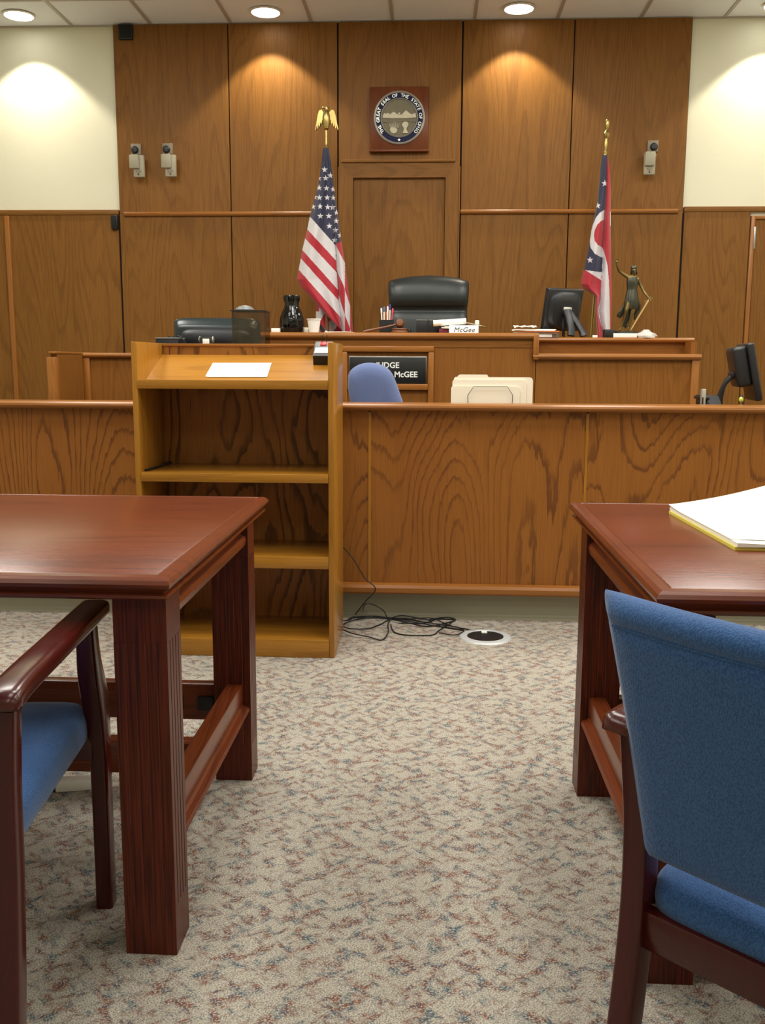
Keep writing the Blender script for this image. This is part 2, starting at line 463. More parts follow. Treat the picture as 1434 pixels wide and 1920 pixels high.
for x0, x1 in ((CX0, fx0), (fx1, CX1)):
    bm = nbm(); box(bm, x0, x1, PY-.02, WY, 0, 2.6, .003); trim(bm, M['wall_oakZ'])
# door at far right
bm = nbm(); box(bm, 2.425, 3.33, WY-.022, WY+.01, 0, 2.205, .003); d = struct('door_1', bm, M['wall_oakZ'])
bm = nbm(); box(bm, 2.412, 2.428, WY-.036, WY-.015, 1.99, 2.155, .003); h = part('hinge', bm, M['steel'], d)
for x0, x1, z0, z1 in ((2.388, 2.420, 0, 2.235), (3.335, 3.37, 0, 2.235), (2.420, 3.335, 2.208, 2.235)):
    bm = nbm(); box(bm, x0, x1, WY-.035, WY, z0, z1, .003); trim(bm, M['trim_oakZ'])
# raised platforms behind the bar
bm = nbm(); box(bm, -2.5, 1.95, 6.16, WY-.05, 0, .42); struct('floor_platform', bm, M['platform'])

# ================================================================== CEILING LIGHTS
for i, (x, lab) in enumerate([(-3.075, 'round recessed ceiling light over the left white wall'), (-1.244, 'round recessed ceiling light above the panel left of the seal'),
                              (.586, 'round recessed ceiling light above the panel right of the seal'), (2.418, 'round recessed ceiling light cut by the right edge, over the white wall')]):
    t = thing('recessed_light', (x, 7.315, CZ), lab, 'light', 'recessed lights along the back wall')
    bm = nbm(); lathe(bm, [(.118, CZ-.002), (.118, CZ-.006), (.104, CZ-.010), (.101, CZ-.004)], x, 7.315, 40); part('trim_ring', bm, M['lamptrim'], t)
    bm = nbm(); lathe(bm, [(.102, CZ-.003), (.102, CZ-.006), (.07, CZ-.011), (0, CZ-.013)], x, 7.315, 40); part('lens', bm, M['lens'], t)
    ld = bpy.data.lights.new('downlight', 'SPOT'); ld.energy = 60; ld.spot_size = R(98); ld.spot_blend = .28; ld.shadow_soft_size = .03; ld.color = (1, .92, .76)
    lo = bpy.data.objects.new('downlight', ld); COL.objects.link(lo); lo.location = (x, 7.315, CZ-.02)

# general ceiling lamps of the court room
def area(x, y, e, sx=.6, sy_=1.2, c=(1, .97, .895)):
    ld = bpy.data.lights.new('troffer_lamp', 'AREA'); ld.shape = 'RECTANGLE'; ld.size = sx; ld.size_y = sy_; ld.energy = e; ld.color = c
    lo = bpy.data.objects.new('troffer_lamp', ld); COL.objects.link(lo); lo.location = (x, y, CZ-.012)
AE = 27
for x in (-2.46, .58-1.22+.02, 1.2, 3.02):
    for y, k in ((5.05, 1.15), (3.2, 1.2), (1.35, .6), (-.9, .3)): area(x, y, AE*k)
w = bpy.data.worlds.new('world'); SC.world = w; w.use_nodes = True
w.node_tree.nodes['Background'].inputs[0].default_value = (.9, .95, 1, 1); w.node_tree.nodes['Background'].inputs[1].default_value = .05

# ================================================================== WALL ITEMS
# seal plaque
sx, sz = -.2735, 2.944
t = thing('wall_seal', (sx, PY, 2.70), 'round blue and silver state seal on a square wooden plaque above the chair bay', 'seal')
SY = PY-.008
bm = nbm(); box(bm, -.494, -.056, SY-.03, SY+.004, 2.712, 3.168, .006); part('plaque', bm, M['plaque_wood'], t)
bm = nbm(); box(bm, -.50, -.05, SY-.05, SY+.002, 2.700, 2.716, .004); part('ledge', bm, M['plaque_wood'], t)
rotf = Matrix.Translation((sx, SY-.03, sz)) @ Matrix.Rotation(R(90), 4, 'X')
bm = nbm(); lathe(bm, [(.192, 0), (.192, .014), (.186, .02), (.178, .014), (.178, 0)], 0, 0, 64, mat=rotf); part('outer_rim', bm, M['silver'], t)
bm = nbm(); lathe(bm, [(.179, 0), (.179, .010), (.139, .010), (.139, 0)], 0, 0, 64, mat=rotf); part('enamel_ring', bm, M['navy'], t)
bm = nbm(); lathe(bm, [(.141, 0), (.141, .014), (.137, .019), (.133, .014), (.133, 0)], 0, 0, 64, mat=rotf); part('inner_rim', bm, M['silver'], t)
bm = nbm()
msg = 'THE GREAT SEAL OF THE STATE OF OHIO'
a0, a1 = 218, -38
for k, ch in enumerate(msg):
    if ch == ' ':
        part('lettering', bm, M['silver'], t, smooth=0); bm = nbm(); continue
    a = a0+(a1-a0)*k/(len(msg)-1)
    tb = text_bm(ch, .034, .0015, .0002)
    join(bm, tb, rotf @ Matrix.Rotation(R(a-90), 4, 'Z') @ Matrix.Translation((0, .159, .0115)))
part('lettering', bm, M['silver'], t, smooth=0); bm = nbm()
st = [(.012*(1 if i % 2 == 0 else .42)*math.cos(R(90+36*i)), .012*(1 if i % 2 == 0 else .42)*math.sin(R(90+36*i))-.159) for i in range(10)]
vs = prism(bm, st, 'Z', .010, .0135); bmesh.ops.transform(bm, matrix=rotf, verts=vs)
part('star', bm, M['silver'], t, smooth=0)
bm = nbm(); lathe(bm, [(.134, 0), (.134, .006), (0, .009)], 0, 0, 48, mat=rotf); disc = part('relief_disc', bm, M['pewter'], t)
def rel(bm, pts, z0, z1):
    v = prism(bm, pts, 'Z', z0, z1); bmesh.ops.transform(bm, matrix=rotf, verts=v)
bm = nbm()
rel(bm, [(-.125, .0), (-.122, .022), (-.108, .034), (-.096, .028), (-.086, .036), (-.07, .024), (-.062, .030), (-.045, .042), (-.03, .036), (-.018, .026), (0, .02), (.018, .022), (.05, .052), (.068, .038), (.088, .024), (.104, .026), (.118, .034), (.125, .02), (.126, .0), (.06, -.004), (-.06, -.004)], .006, .014)
part('relief_mountains', bm, M['pewter2'], disc)
bm = nbm(); ellipsoid(bm, rotf @ Vector((-.001, .030, .010)), (.010, .006, .010)); part('relief_sun', bm, M['silver'], disc)
bm = nbm()
rel(bm, [(.02, -.052), (.03, -.034), (.048, -.028), (.066, -.036), (.07, -.052), (.056, -.074), (.056, -.088), (.07, -.112), (.026, -.112), (.036, -.086), (.034, -.072)], .006, .016)
part('relief_sheaf', bm, M['pewter2'], disc)
bm = nbm()
for k in range(9):
    xx = -.066+.0075*k; rel(bm, [(xx-.0018, -.072), (xx+.0018, -.072), (xx+.0028*(k-4)*.6+.001, -.030-.002*abs(k-4)), (xx+.0028*(k-4)*.6-.001, -.030-.002*abs(k-4))], .006, .015)
rel(bm, [(-.07, -.082), (-.058, -.068), (-.03, -.07), (-.014, -.082), (-.018, -.104), (-.038, -.114), (-.06, -.106)], .006, .014)
part('relief_arrows', bm, M['pewter2'], disc)
bm = nbm(); rel(bm, [(-.126, -.012), (.126, -.012), (.124, -.034), (.06, -.026), (-.08, -.036), (-.122, -.03)], .006, .011); part('relief_field', bm, M['pewter'], disc)

# wall devices
def wall_device(px, pz_top, swing, label):
    # px,py: pixel of the square plate's centre
    c = atY(px, pz_top, PY); x, z = c.x, c.z
    t = thing('wall_camera', (x, PY, z-.2), label, 'camera', 'small cameras on the panelled wall')
    bm = nbm(); box(bm, x-.040, x+.040, PY-.02, PY+.002, z-.040, z+.042, .004)
    part('mount_plate', bm, M['ivory2'], t)
    bm = nbm(); lathe(bm, [(.028, 0), (.028, .012), (.020, .022), (0, .025)], 0, 0, 20, mat=Matrix.Translation((x-.006*swing, PY-.019, z-.006)) @ Matrix.Rotation(R(90), 4, 'X')); part('ball_joint', bm, M['black'], t)
    bm = nbm(); tube(bm, [(x+.006, PY-.018, z-.038), (x+.008, PY-.045, z-.055), (x+.010, PY-.06, z-.085)], .010, 8); part('arm', bm, M['ivory2'], t)
    bx, bz = x+.042-.0*swing, z-.105
    if swing < 0: bx = x-.026
    bm = nbm()
    box(bm, bx-.046, bx+.036, PY-.088, PY-.052, bz-.112, bz+.05, .007)
    hs = part('housing', bm, M['ivory'], t)
    bm = nbm(); box(bm, bx-.07+(.024 if swing < 0 else 0), bx+.004+(.02 if swing < 0 else 0), PY-.112, PY-.086, bz-.052, bz+.05, .008); part('hood', bm, M['ivory'], t)
    bm = nbm(); prism(bm, [(bx-.03, bz-.068), (bx-.008, bz-.05), (bx+.016, bz-.066), (bx-.004, bz-.088)], 'Y', PY-.092, PY-.086); part('lens_window', bm, M['ivory2'], hs)
    bm = nbm(); lathe(bm, [(.005, 0), (.005, .004), (0, .004)], 0, 0, 10, mat=Matrix.Translation((bx-.006, PY-.087, bz-.094)) @ Matrix.Rotation(R(90), 4, 'X')); part('screw', bm, M['void'], hs)
wall_device(256, 281, 1, 'ivory wall camera on the left panel, nearer the white wall')
wall_device(315, 280, 1, 'ivory wall camera on the left panel, nearer the flag')
wall_device(1223, 275, -1, 'ivory wall camera on the right panel beside the state flag')
bm = nbm(); box(bm, -2.399, -2.292, PY-.03, PY+.001, 3.528, CZ-.008, .004); t = thing('wall_speaker', (-2.345, PY, 3.528), 'black square speaker high on the panelling under the ceiling', 'speaker'); part('cabinet', bm, M['black'], t)
bm = nbm(); box(bm, -2.389, -2.302, PY-.034, PY-.028, 3.538, CZ-.018, .002); part('grille', bm, M['void'], t)
t = thing('wall_speaker', (-2.48, WY-.03, 2.14), 'black square speaker lower down at the edge of the left wainscot', 'speaker')
bm = nbm(); box(bm, -2.513, -2.462, WY-.06, WY-.027, 2.142, 2.25, .004); part('cabinet', bm, M['black'], t)
bm = nbm(); box(bm, -2.508, -2.467, WY-.063, WY-.058, 2.15, 2.242, .002); part('grille', bm, M['void'], t)

# ================================================================== FLAGS
def interp(poly, y):
    if y <= poly[0][1]: return poly[0][0]
    for (x0, y0), (x1, y1) in zip(poly, poly[1:]):
        if y <= y1: return x0+(x1-x0)*(y-y0)/max(1e-6, y1-y0)
    return poly[-1][0]
def star_hit(px, py, cx, cy_, r):
    dx, dy = px-cx, -(py-cy_)
    d = math.hypot(dx, dy)
    if d > r: return False
    if d < .38*r: return True
    a = (math.degrees(math.atan2(dy, dx))-90) % 72
    a = min(a, 72-a); ri = .39*r
    p1x, p1y = r, 0; p2x, p2y = ri*math.cos(R(36)), ri*math.sin(R(36))
    qx, qy = d*math.cos(R(a)), d*math.sin(R(a))
    return (p2x-p1x)*(qy-p1y)-(p2y-p1y)*(qx-p1x) >= 0
def side(px, py, a, b):      # >0: below the line a->b (a left of b)
    return py-(a[1]+(b[1]-a[1])*(px-a[0])/((b[0]-a[0]) or 1e-6))
def drape(bm, L, Rr, y0, y1, ny, nx, Yf, depth, color):
    grid = []
    for j in range(ny+1):
        py = y0+(y1-y0)*j/ny; xl, xr = L(py), Rr(py); row = []
        for i in range(nx+1):
            s = i/nx; px = xl+(xr-xl)*s
            row.append((bm.verts.new(atY(px, py, Yf-depth(px, py, s))), px, py))
        grid.append(row)
    for j in range(ny):
        for i in range(nx):
            q = (grid[j][i], grid[j][i+1], grid[j+1][i+1], grid[j+1][i])
            px = sum(v[1] for v in q)/4; py = sum(v[2] for v in q)/4
            try: f = bm.faces.new([v[0] for v in q])
            except ValueError: continue
            f.material_index = color(px, py)
    return grid
RED, WHT, NVY = 0, 1, 2
# --- national flag
YF = 7.02
def zz(p): return (500+p[0]/4.175, 180+p[1]/4.175)
us_L = [(605.5, 278), (603, 305), (597, 345), (590, 372), (581, 405), (576, 430), (566.6, 468.6), (560, 505.7), (556.8, 524)]
hem = [(556.8, 524), (566, 541), (580, 556), (600, 578), (620, 599), (641, 620), (643, 640)]
us_R = [(616, 278), (620, 305), (625, 340), (629, 372), (634.5, 410), (640, 452), (646.6, 492.6), (652, 535), (657, 573), (662, 620), (663.5, 640)]
fold = [(612, 278), (617, 330), (622, 380), (626, 430), (628.6, 459), (630.5, 489), (631.8, 512), (634, 545), (635, 564), (639, 596), (641, 620), (642, 640)]
stars = [zz(p) for p in [(453, 577), (498, 622), (408, 642), (461, 643), (410, 718), (467, 722), (519, 730), (375, 790), (412, 795), (473, 795), (519, 797), (362, 867), (417, 865), (477, 870), (516, 872), (420, 940), (486, 940), (547, 912), (543, 978), (489, 1018), (537, 1050), (575, 1090), (531, 1128)]]
Lb = [((581, 406), (628, 459)), ((576, 430), (630.5, 489)), ((571, 446), (631.7, 511.7)), ((566.6, 468.6), (634, 544)), ((563.5, 484), (634.6, 563)), ((560, 505.7), (639, 595.6))]
Rb = [((628.9, 459), (646.6, 492.6)), ((631.3, 508), (643.7, 534.5), (656.2, 572.8)), ((634.9, 553.7), (643.7, 582.4), (658, 620.7), (661, 632))]
def us_col(px, py):
    if px <= interp(fold, py):
        k = 0
        for a, b in Lb:
            if side(px, py, a, b) > 0: k += 1
        if k == 0:
            return WHT if any(star_hit(px, py, x, y, 6.0) for x, y in stars) else NVY
        return WHT if k % 2 == 1 else RED
    if side(px, py, (628, 459), (640, 452)) < 0:
        return WHT if any(star_hit(px, py, x, y, 6.0) for x, y in stars) else NVY
    k = 0
    for ln in Rb:
        xs = interp([(p[0], p[1]) for p in ln], py)
        if py > ln[0][1] and px < xs: k += 1
    return RED if k % 2 == 0 else WHT
def us_depth(px, py, s):
    xl, xr = Lus(py), interp(us_R, py); xf = interp(fold, py); w = min(1, (py-278)/160)
    if px <= xf: u = (px-xl)/max(1e-3, xf-xl); d = .055*math.sin(math.pi*(u**.8))+.018*math.sin(u*9+py*.012)
    else: u = (px-xf)/max(1e-3, xr-xf); d = .05*math.sin(math.pi*u)-.006
    return .02+w*d
def Lus(py): return interp(us_L, py) if py < 524 else interp([(p[0], p[1]) for p in hem], py)
t = thing('national_flag', (atY(612, 300, YF).x, YF, .42), 'stars and stripes flag with a gold eagle on its pole, left of the judge chair', 'flag')
bm = nbm()
drape(bm, Lus, lambda py: interp(us_R, py), 278, 640, 420, 110, YF, us_depth, us_col)
bl = [(604, 545), (596, 560), (592.5, 575), (592, 600), (598, 614), (604, 640)]
def back_col(px, py):
    k = 0
    for a, b in (((609, 587), (598, 606)), ((619.7, 600), (608, 617)), ((632, 610), (624, 624))):
        if px > a[0]+(b[0]-a[0])*(py-a[1])/(b[1]-a[1]): k += 1
    if px < 598 and py < 584: return RED
    return WHT if k % 2 == 0 else RED
drape(bm, lambda py: interp(bl, py), lambda py: interp([(612, 545), (640, 600), (652, 640)], py), 545, 640, 110, 60, YF+.05, lambda px, py, s: .03*math.sin(s*7), back_col)
# the rolled-under reverse side of the cloth, behind the pole
drape(bm, lambda py: interp([(606, 280), (594, 400), (586, 470), (592, 560), (600, 640)], py), lambda py: interp([(617, 280), (632, 400), (648, 520), (660, 640)], py), 282, 640, 40, 16, YF+.10, lambda px, py, s: -.04*math.sin(math.pi*s), lambda px, py: NVY if py < 430 else (RED if int((py+px*.6)/22) % 2 else WHT))
part('cloth', bm, [M['f_red'], M['f_white'], M['f_navy']], t, smooth=60)
p0 = atY(611.5, 272, YF); pb = Vector((p0.x, YF, .44))
bm = nbm(); tube(bm, [p0, Vector((p0.x, YF, .45))], .014, 12); part('pole', bm, M['gavelwood'], t)
bm = nbm(); lathe(bm, [(.16, .421), (.16, .44), (.06, .47), (.03, .52), (.03, .54)], p0.x, YF, 32); part('stand', bm, M['brass'], t)
# eagle
s = (YF/F_PX)
ec = atY(612, 225, YF)
bm = nbm()
lathe(bm, [(.014, p0.z-.03), (.018, p0.z-.02), (.010, p0.z), (.009, p0.z+.03), (.011, p0.z+.10), (.016, p0.z+.105), (.010, p0.z+.115)], p0.x, YF, 16)
eg = part('finial', bm, M['brass'], t)
bm = nbm()
lathe(bm, [(0, -.072), (.016, -.06), (.026, -.02), (.028, .02), (.020, .05), (.014, .062), (.017, .074), (.013, .088), (0, .094)], 0, 0, 18, mat=Matrix.Translation((ec.x, YF-.01, ec.z+.0)))
ellipsoid(bm, (ec.x-.012, YF-.02, ec.z+.078), (.018, .010, .008)); part('eagle_body', bm, M['brass'], eg)
def wing(sg):
    b = nbm()
    pts = [(.012, .045), (.034, .07), (.052, .066), (.064, .03), (.074, -.02), (.083, -.062), (.078, -.064), (.068, -.03), (.066, -.054), (.061, -.056), (.055, -.022), (.052, -.04), (.046, -.042), (.043, -.012), (.038, -.026), (.033, -.026), (.028, 0), (.014, .01)]
    v = prism(b, [(ec.x+sg*x, ec.z+z) for x, z in pts], 'Y', YF-.012, YF+.008)
    bmesh.ops.rotate(b, cent=(ec.x, YF, ec.z), matrix=Matrix.Rotation(R(18*sg), 3, 'Z'), verts=b.verts)
    return b
for sg in (-1, 1): part('eagle_wing', wing(sg), M['brass'], eg)

# --- state flag
YO = 7.02
def zo(p): return (1060+p[0]/4.365, 210+p[1]/4.365)
oL = [zo(p) for p in [(300, 352), (285, 480), (270, 640), (262, 740), (245, 820), (215, 950), (200, 1050), (185, 1130), (155, 1270), (140, 1330), (127, 1410)]]
oLow = [zo(p) for p in [(127, 1410), (150, 1445), (200, 1478), (240, 1505), (243, 1600), (250, 1700), (258, 1810), (262, 1870)]]
oR = [zo(p) for p in [(343, 352), (365, 480), (371, 640), (370, 830), (371, 1000), (376, 1300), (379, 1500), (374, 1700), (370, 1870)]]
of = [zo(p) for p in [(342, 360), (336, 560), (326, 700), (320, 800), (312, 1000), (305, 1115), (298, 1300), (290, 1400), (285, 1530), (275, 1640), (300, 1780), (310, 1870)]]
wl = [zo(p) for p in [(305, 1115), (298, 1300), (291, 1400), (285, 1530), (269, 1620), (275, 1680), (303, 1785), (306, 1870)]]
wr = [zo(p) for p in [(305, 1115), (326, 1180), (345, 1260), (357, 1400), (362, 1560), (364, 1870)]]
outer = [zo(p) for p in [(318, 800), (280, 825), (250, 862), (222, 930), (205, 1000), (200, 1060), (205, 1110), (240, 1160), (300, 1192)]]
inner = [zo(p) for p in [(318, 880), (290, 892), (262, 920), (240, 965), (232, 1010), (240, 1055), (262, 1085), (310, 1116)]]
ost = [zo((322, 585)), zo((263, 766)), zo((201, 1211))]
def leftarc(poly, px, py):
    if py < poly[0][1] or py > poly[-1][1]: return False
    return px > interp(poly, py)
def oh_col(px, py):
    xf = interp(of, py)
    if py > wl[0][1] and interp(wl, py) <= px <= interp(wr, py): return WHT
    if px > xf or py > zo((0, 1505))[1]:
        e = zo((366, 900))
        if px > e[0]-.2 and zo((0, 815))[1] < py < zo((0, 930))[1]: return WHT
        return RED
    if leftarc(inner, px, py): return RED
    if leftarc(outer, px, py): return WHT
    a = zo((155, 1293)); b = zo((298, 1312))
    if side(px, py, a, b) < 0:
        return WHT if any(star_hit(px, py, x, y, 6.6) for x, y in ost) else NVY
    if side(px, py, zo((172, 1300)), zo((292, 1376))) < 0: return WHT
    return RED
def oh_depth(px, py, s):
    w = min(1, (py-290)/130); xf = interp(of, py)
    xl = Loh(py); xr = interp(oR, py)
    if px < xf: u = (px-xl)/max(1e-3, xf-xl); d = .05*math.sin(math.pi*u**.8)+.01*math.sin(u*8+py*.02)
    else: u = (px-xf)/max(1e-3, xr-xf); d = .05*math.sin(math.pi*u)-.012
    return .025+w*d
def Loh(py): return interp(oL, py) if py < oL[-1][1] else interp(oLow, py)
t = thing('state_flag', (atY(1107, 640, YO).x, YO, .42), 'state flag with a red and white circle, gold spear pole, beside the bronze statue', 'flag')
bm = nbm(); drape(bm, Loh, lambda py: interp(oR, py), zo((0, 352))[1], 638, 380, 80, YO, oh_depth, oh_col)
drape(bm, lambda py: interp([(1130, 292), (1118, 430), (1108, 530), (1120, 600), (1122, 638)], py), lambda py: interp([(1138, 292), (1144, 430), (1146, 638)], py), 294, 638, 40, 12, YO+.09, lambda px, py, s: -.03*math.sin(math.pi*s), lambda px, py: RED)
part('cloth', bm, [M['f_red'], M['f_white'], M['f_navy']], t, smooth=60)
q0 = atY(1134.5, 284, YO+.04); q1 = atY(1108, 632, YO+.04); q2 = q1+(q1-q0)*((q1.z-.45)/(q0.z-q1.z))
bm = nbm(); tube(bm, [q0, q2], .0135, 12); part('pole', bm, M['brass'], t)
bm = nbm(); lathe(bm, [(.16, .421), (.16, .44), (.06, .47), (.03, .52), (.03, .54)], q2.x, q2.y, 32); part('stand', bm, M['brass'], t)
ax = (q0-q2).normalized()
fm = Matrix.Translation(q0) @ Vector((0, 0, 1)).rotation_difference(ax).to_matrix().to_4x4()
bm = nbm(); lathe(bm, [(.014, -.02), (.016, -.005), (.008, 0), (.010, .02), (.016, .05), (.010, .085), (.020, .105), (.022, .12), (.014, .135), (.007, .145), (.010, .155), (.016, .18), (.014, .205), (0, .232)], 0, 0, 18, mat=fm); part('finial', bm, M['brass'], t)

# ================================================================== JUDGE BENCH
BY = 5.8
t = thing('judge_bench', (.2, 6.0, 0), 'long oak judge bench with stepped capping behind the bar', 'bench')
bm = nbm(); box(bm, -1.2, .62, BY+.03, BY+.07, 0, 1.275); part('front_panel', bm, M['bench_oakZ'], t, 0)
bm = nbm(); box(bm, .624, 1.575, BY+.03, BY+.07, 0, 1.158); part('front_panel', bm, M['bench_oakZ'], t, 0)
bm = nbm(); box(bm, -1.19, .60, BY+.026, BY+.031, 1.225, 1.272); part('frieze', bm, M['bench_oakX'], t, 0)
def capprof(y0, y1, z0, z1):
    h = z1-z0
    return [(y1, z0), (y0+.012, z0), (y0+.003, z0+.25*h), (y0, z0+.5*h), (y0+.003, z0+.78*h), (y0+.012, z1), (y1, z1)]
bm = nbm(); prism(bm, capprof(BY, BY+.36, 1.274, 1.311), 'X', -1.215, .634); part('cap_board', bm, M['trim_oakX'], t, 25)
bm = nbm(); box(bm, .602, .636, BY-.002, BY+.26, 1.153, 1.302, .006); part('step_trim', bm, M['trim_oakZ'], t)
bm = nbm(); prism(bm, capprof(BY-.004, BY+.26, 1.155, 1.191), 'X', .602, 1.598); part('lower_ledge', bm, M['trim_oakX'], t, 25)
bm = nbm(); box(bm, .636, 1.555, BY+.235, BY+.262, 1.18, 1.27); part('riser_panel', bm, M['bench_oakX'], t, 0)
bm = nbm(); prism(bm, capprof(BY+.20, BY+.5, 1.262, 1.291), 'X', .636, 1.605); part('upper_ledge', bm, M['trim_oakX'], t, 25)
bm = nbm(); box(bm, 1.548, 1.592, BY+.012, BY+.07, 0, 1.156, .004); part('corner_post', bm, M['trim_oakZ'], t)
bm = nbm(); box(bm, 1.552, 1.588, BY+.07, 6.28, 0, 1.265); part('end_panel', bm, M['bench_oakZ'], t, 0)
bm = nbm(); box(bm, -1.2, -1.165, BY+.07, 6.28, 0, 1.275); part('end_panel', bm, M['bench_oakZ'], t, 0)
bm = nbm(); box(bm, -1.16, .62, 6.14, 6.5, 1.17, 1.20); part('desk_top', bm, M['bench_oakX'], t, 0)
# name-plate frame on the front
fx0, fx1, fzt = -.552, .008, 1.231
for nm, a in (('sign_frame', (fx0, fx1, BY+.005, BY+.032, 1.196, fzt)), ('sign_frame', (fx0, fx0+.034, BY+.005, BY+.032, .62, 1.196)), ('sign_frame', (fx1-.034, fx1, BY+.005, BY+.032, .62, 1.196)), ('sign_rail', (fx0+.034, fx1-.034, BY+.004, BY+.032, .968, 1.004))):
    bm = nbm(); box(bm, *a, .005); part(nm, bm, M['trim_oakZ' if 'frame' in nm and a[1]-a[0] < .1 else 'trim_oakX'], t)
t = thing('name_sign', (-.27, BY, 1.004), 'black name sign with white capitals on the front of the judge bench', 'sign')
bm = nbm(); box(bm, -.508, -.036, BY+.018, BY+.0255, 1.006, 1.170, .002); part('edge_strip', bm, M['steel'], t)
bm = nbm(); box(bm, -.504, -.040, BY+.014, BY+.022, 1.008, 1.164, .001); part('plate', bm, M['sign'], t)
bm = nbm(); join(bm, text_bm('JUDGE', .048, .001, .0009), Matrix.Translation((-.272, BY+.0135, 1.115)) @ FACE_CAM)
part('lettering', bm, M['white_letter'], t, 0); bm = nbm()
join(bm, text_bm('E. McGEE', .048, .001, .0009, align='RIGHT'), Matrix.Translation((-.09, BY+.0135, 1.060)) @ FACE_CAM)
part('lettering', bm, M['white_letter'], t, 0)

# ================================================================== THINGS ON THE BENCH
ZB = 1.3112; ZU = 1.2912
def X(px, Y): return atY(px, 620, Y).x
YI = 5.95
# vase
vx = X(547.5, YI); k = .075/23.0
t = thing('vase', (vx, YI, ZB), 'glossy black fluted vase with crimped rim on the bench', 'vase')
bm = nbm()
lathe(bm, [(.062, ZB), (.072, ZB+.015), (.076, ZB+.05), (.072, ZB+.09), (.058, ZB+.13), (.046, ZB+.155), (.043, ZB+.175), (.047, ZB+.20), (.050, ZB+.215), (.046, ZB+.227), (.040, ZB+.222), (.036, ZB+.19), (.036, ZB+.1), (0, ZB+.1)], vx, YI, 60,
      mod=lambda a, z, k: 1+(.07 if 7 <= k <= 10 else .035 if k < 6 else 0)*math.cos(a*10+z*12))
part('body', bm, M['vase'], t)
def onebox(name, label, cat, c, dims, mats, bev=.002, rz=0, group=None):
    bm = nbm(); box(bm, -dims[0]/2, dims[0]/2, -dims[1]/2, dims[1]/2, 0, dims[2], bev)
    o = finish(name, bm, mats, smooth=30, local=True, origin=c); o.rotation_euler = (0, 0, rz); return tag(o, label, cat, group)
onebox('tissue_box', 'small white card box left of the black vase', 'box', (X(517.5, 5.90), 5.90, ZB), (.052, .05, .026), M['white'])
onebox('note_box', 'small cream note box between the vase and the foam cup', 'box', (X(573, 5.99), 5.99, ZB), (.03, .04, .034), M['cream'])
# foam cup
cx = X(588.5, 5.90)
t = thing('foam_cup', (cx, 5.90, ZB), 'white foam cup beside the black vase', 'cup')
bm = nbm(); lathe(bm, [(.030, ZB), (.0405, ZB+.076), (.044, ZB+.078), (.044, ZB+.084), (.041, ZB+.084), (.029, ZB+.006), (0, ZB+.006)], cx, 5.90, 28); part('cup_body', bm, M['foam'], t)
# stapler (dark wedge)
t = thing('stapler', (X(607, 5.98), 5.98, ZB), 'black stapler standing tilted right of the foam cup', 'stapler')
p = X(607, 5.98)
bm = nbm(); prism(bm, [(p-.028, ZB+.045), (p-.014, ZB+.05), (p+.014, ZB+.014), (p+.010, ZB), (p-.008, ZB), (p-.024, ZB+.028)], 'Y', 5.96, 6.0); part('arm', bm, M['black'], t)
bm = nbm(); prism(bm, [(p+.004, ZB), (p+.03, ZB), (p+.026, ZB+.008), (p+.012, ZB+.016)], 'Y', 5.955, 6.005); part('foot', bm, M['white'], t)
def paper_stack(name, label, cat, cx, cy_, z, w_, d_, n, mats, th=.004, jit=.012, group=None):
    bm = nbm()
    for i in range(n):
        a = random.uniform(-.16, .16); ox, oy = random.uniform(-jit, jit), random.uniform(-jit, jit)
        box(bm, ox-w_/2, ox+w_/2, oy-d_/2, oy+d_/2, i*th, (i+1)*th-.0004, mi=i % len(mats), rot=Matrix.Rotation(a, 3, 'Z'))
    o = finish(name, bm, mats, smooth=0, local=True, origin=(cx, cy_, z)); return tag(o, label, cat, group)
paper_stack('papers', 'thin loose white papers at the foot of the stars and stripes flag', 'papers', X(640, 5.97), 5.97, ZB, .13, .16, 2, [M['white']], .004, .01)
# pen cup with pens
px_ = X(724.5, 6.02)
t = thing('pen_cup', (px_, 6.02, ZB), 'black square pen cup holding pens left of the gavel', 'pen cup')
bm = nbm()
for a in ((-.043, -.039, -.043, .043), (.039, .043, -.043, .043), (-.039, .039, -.043, -.039), (-.039, .039, .039, .043)): box(bm, px_+a[0], px_+a[1], 6.02+a[2], 6.02+a[3], ZB, ZB+.082)
box(bm, px_-.039, px_+.039, 6.02-.039, 6.02+.039, ZB, ZB+.003); part('cup', bm, M['black'], t, 0)
pens = [(-.034, .153, 'white', -.16, 'white pen leaning at the left of the pen cup'), (-.018, .160, 'blue', -.04, 'light blue pen in the pen cup'), (-.006, .13, 'orange', .08, 'orange capped pen in the pen cup'), (.010, .162, 'white', .0, 'white pen standing in the middle of the pen cup'), (.022, .176, 'purple', .08, 'tall purple pen in the pen cup'), (.032, .150, 'pink', .30, 'red pen leaning right out of the pen cup')]
for i, (dx, L_, mname, lean, lab) in enumerate(pens):
    tp = thing('pen', (px_+dx*.75, 6.02+(-.012 if i % 2 else .012), ZB+.004), lab, 'pen', 'pens in the black cup')
    b = Vector(tp['_abs']); d = Vector((lean*.35, .0, 1)).normalized()
    bm = nbm(); tube(bm, [b, b+d*L_*.82], .0042, 8); part('barrel', bm, M['white' if i in (1, 4) else mname], tp)
    bm = nbm(); tube(bm, [b+d*L_*.8, b+d*L_*.97, b+d*L_], [.005, .005, .003], 8); part('cap', bm, M[mname], tp)
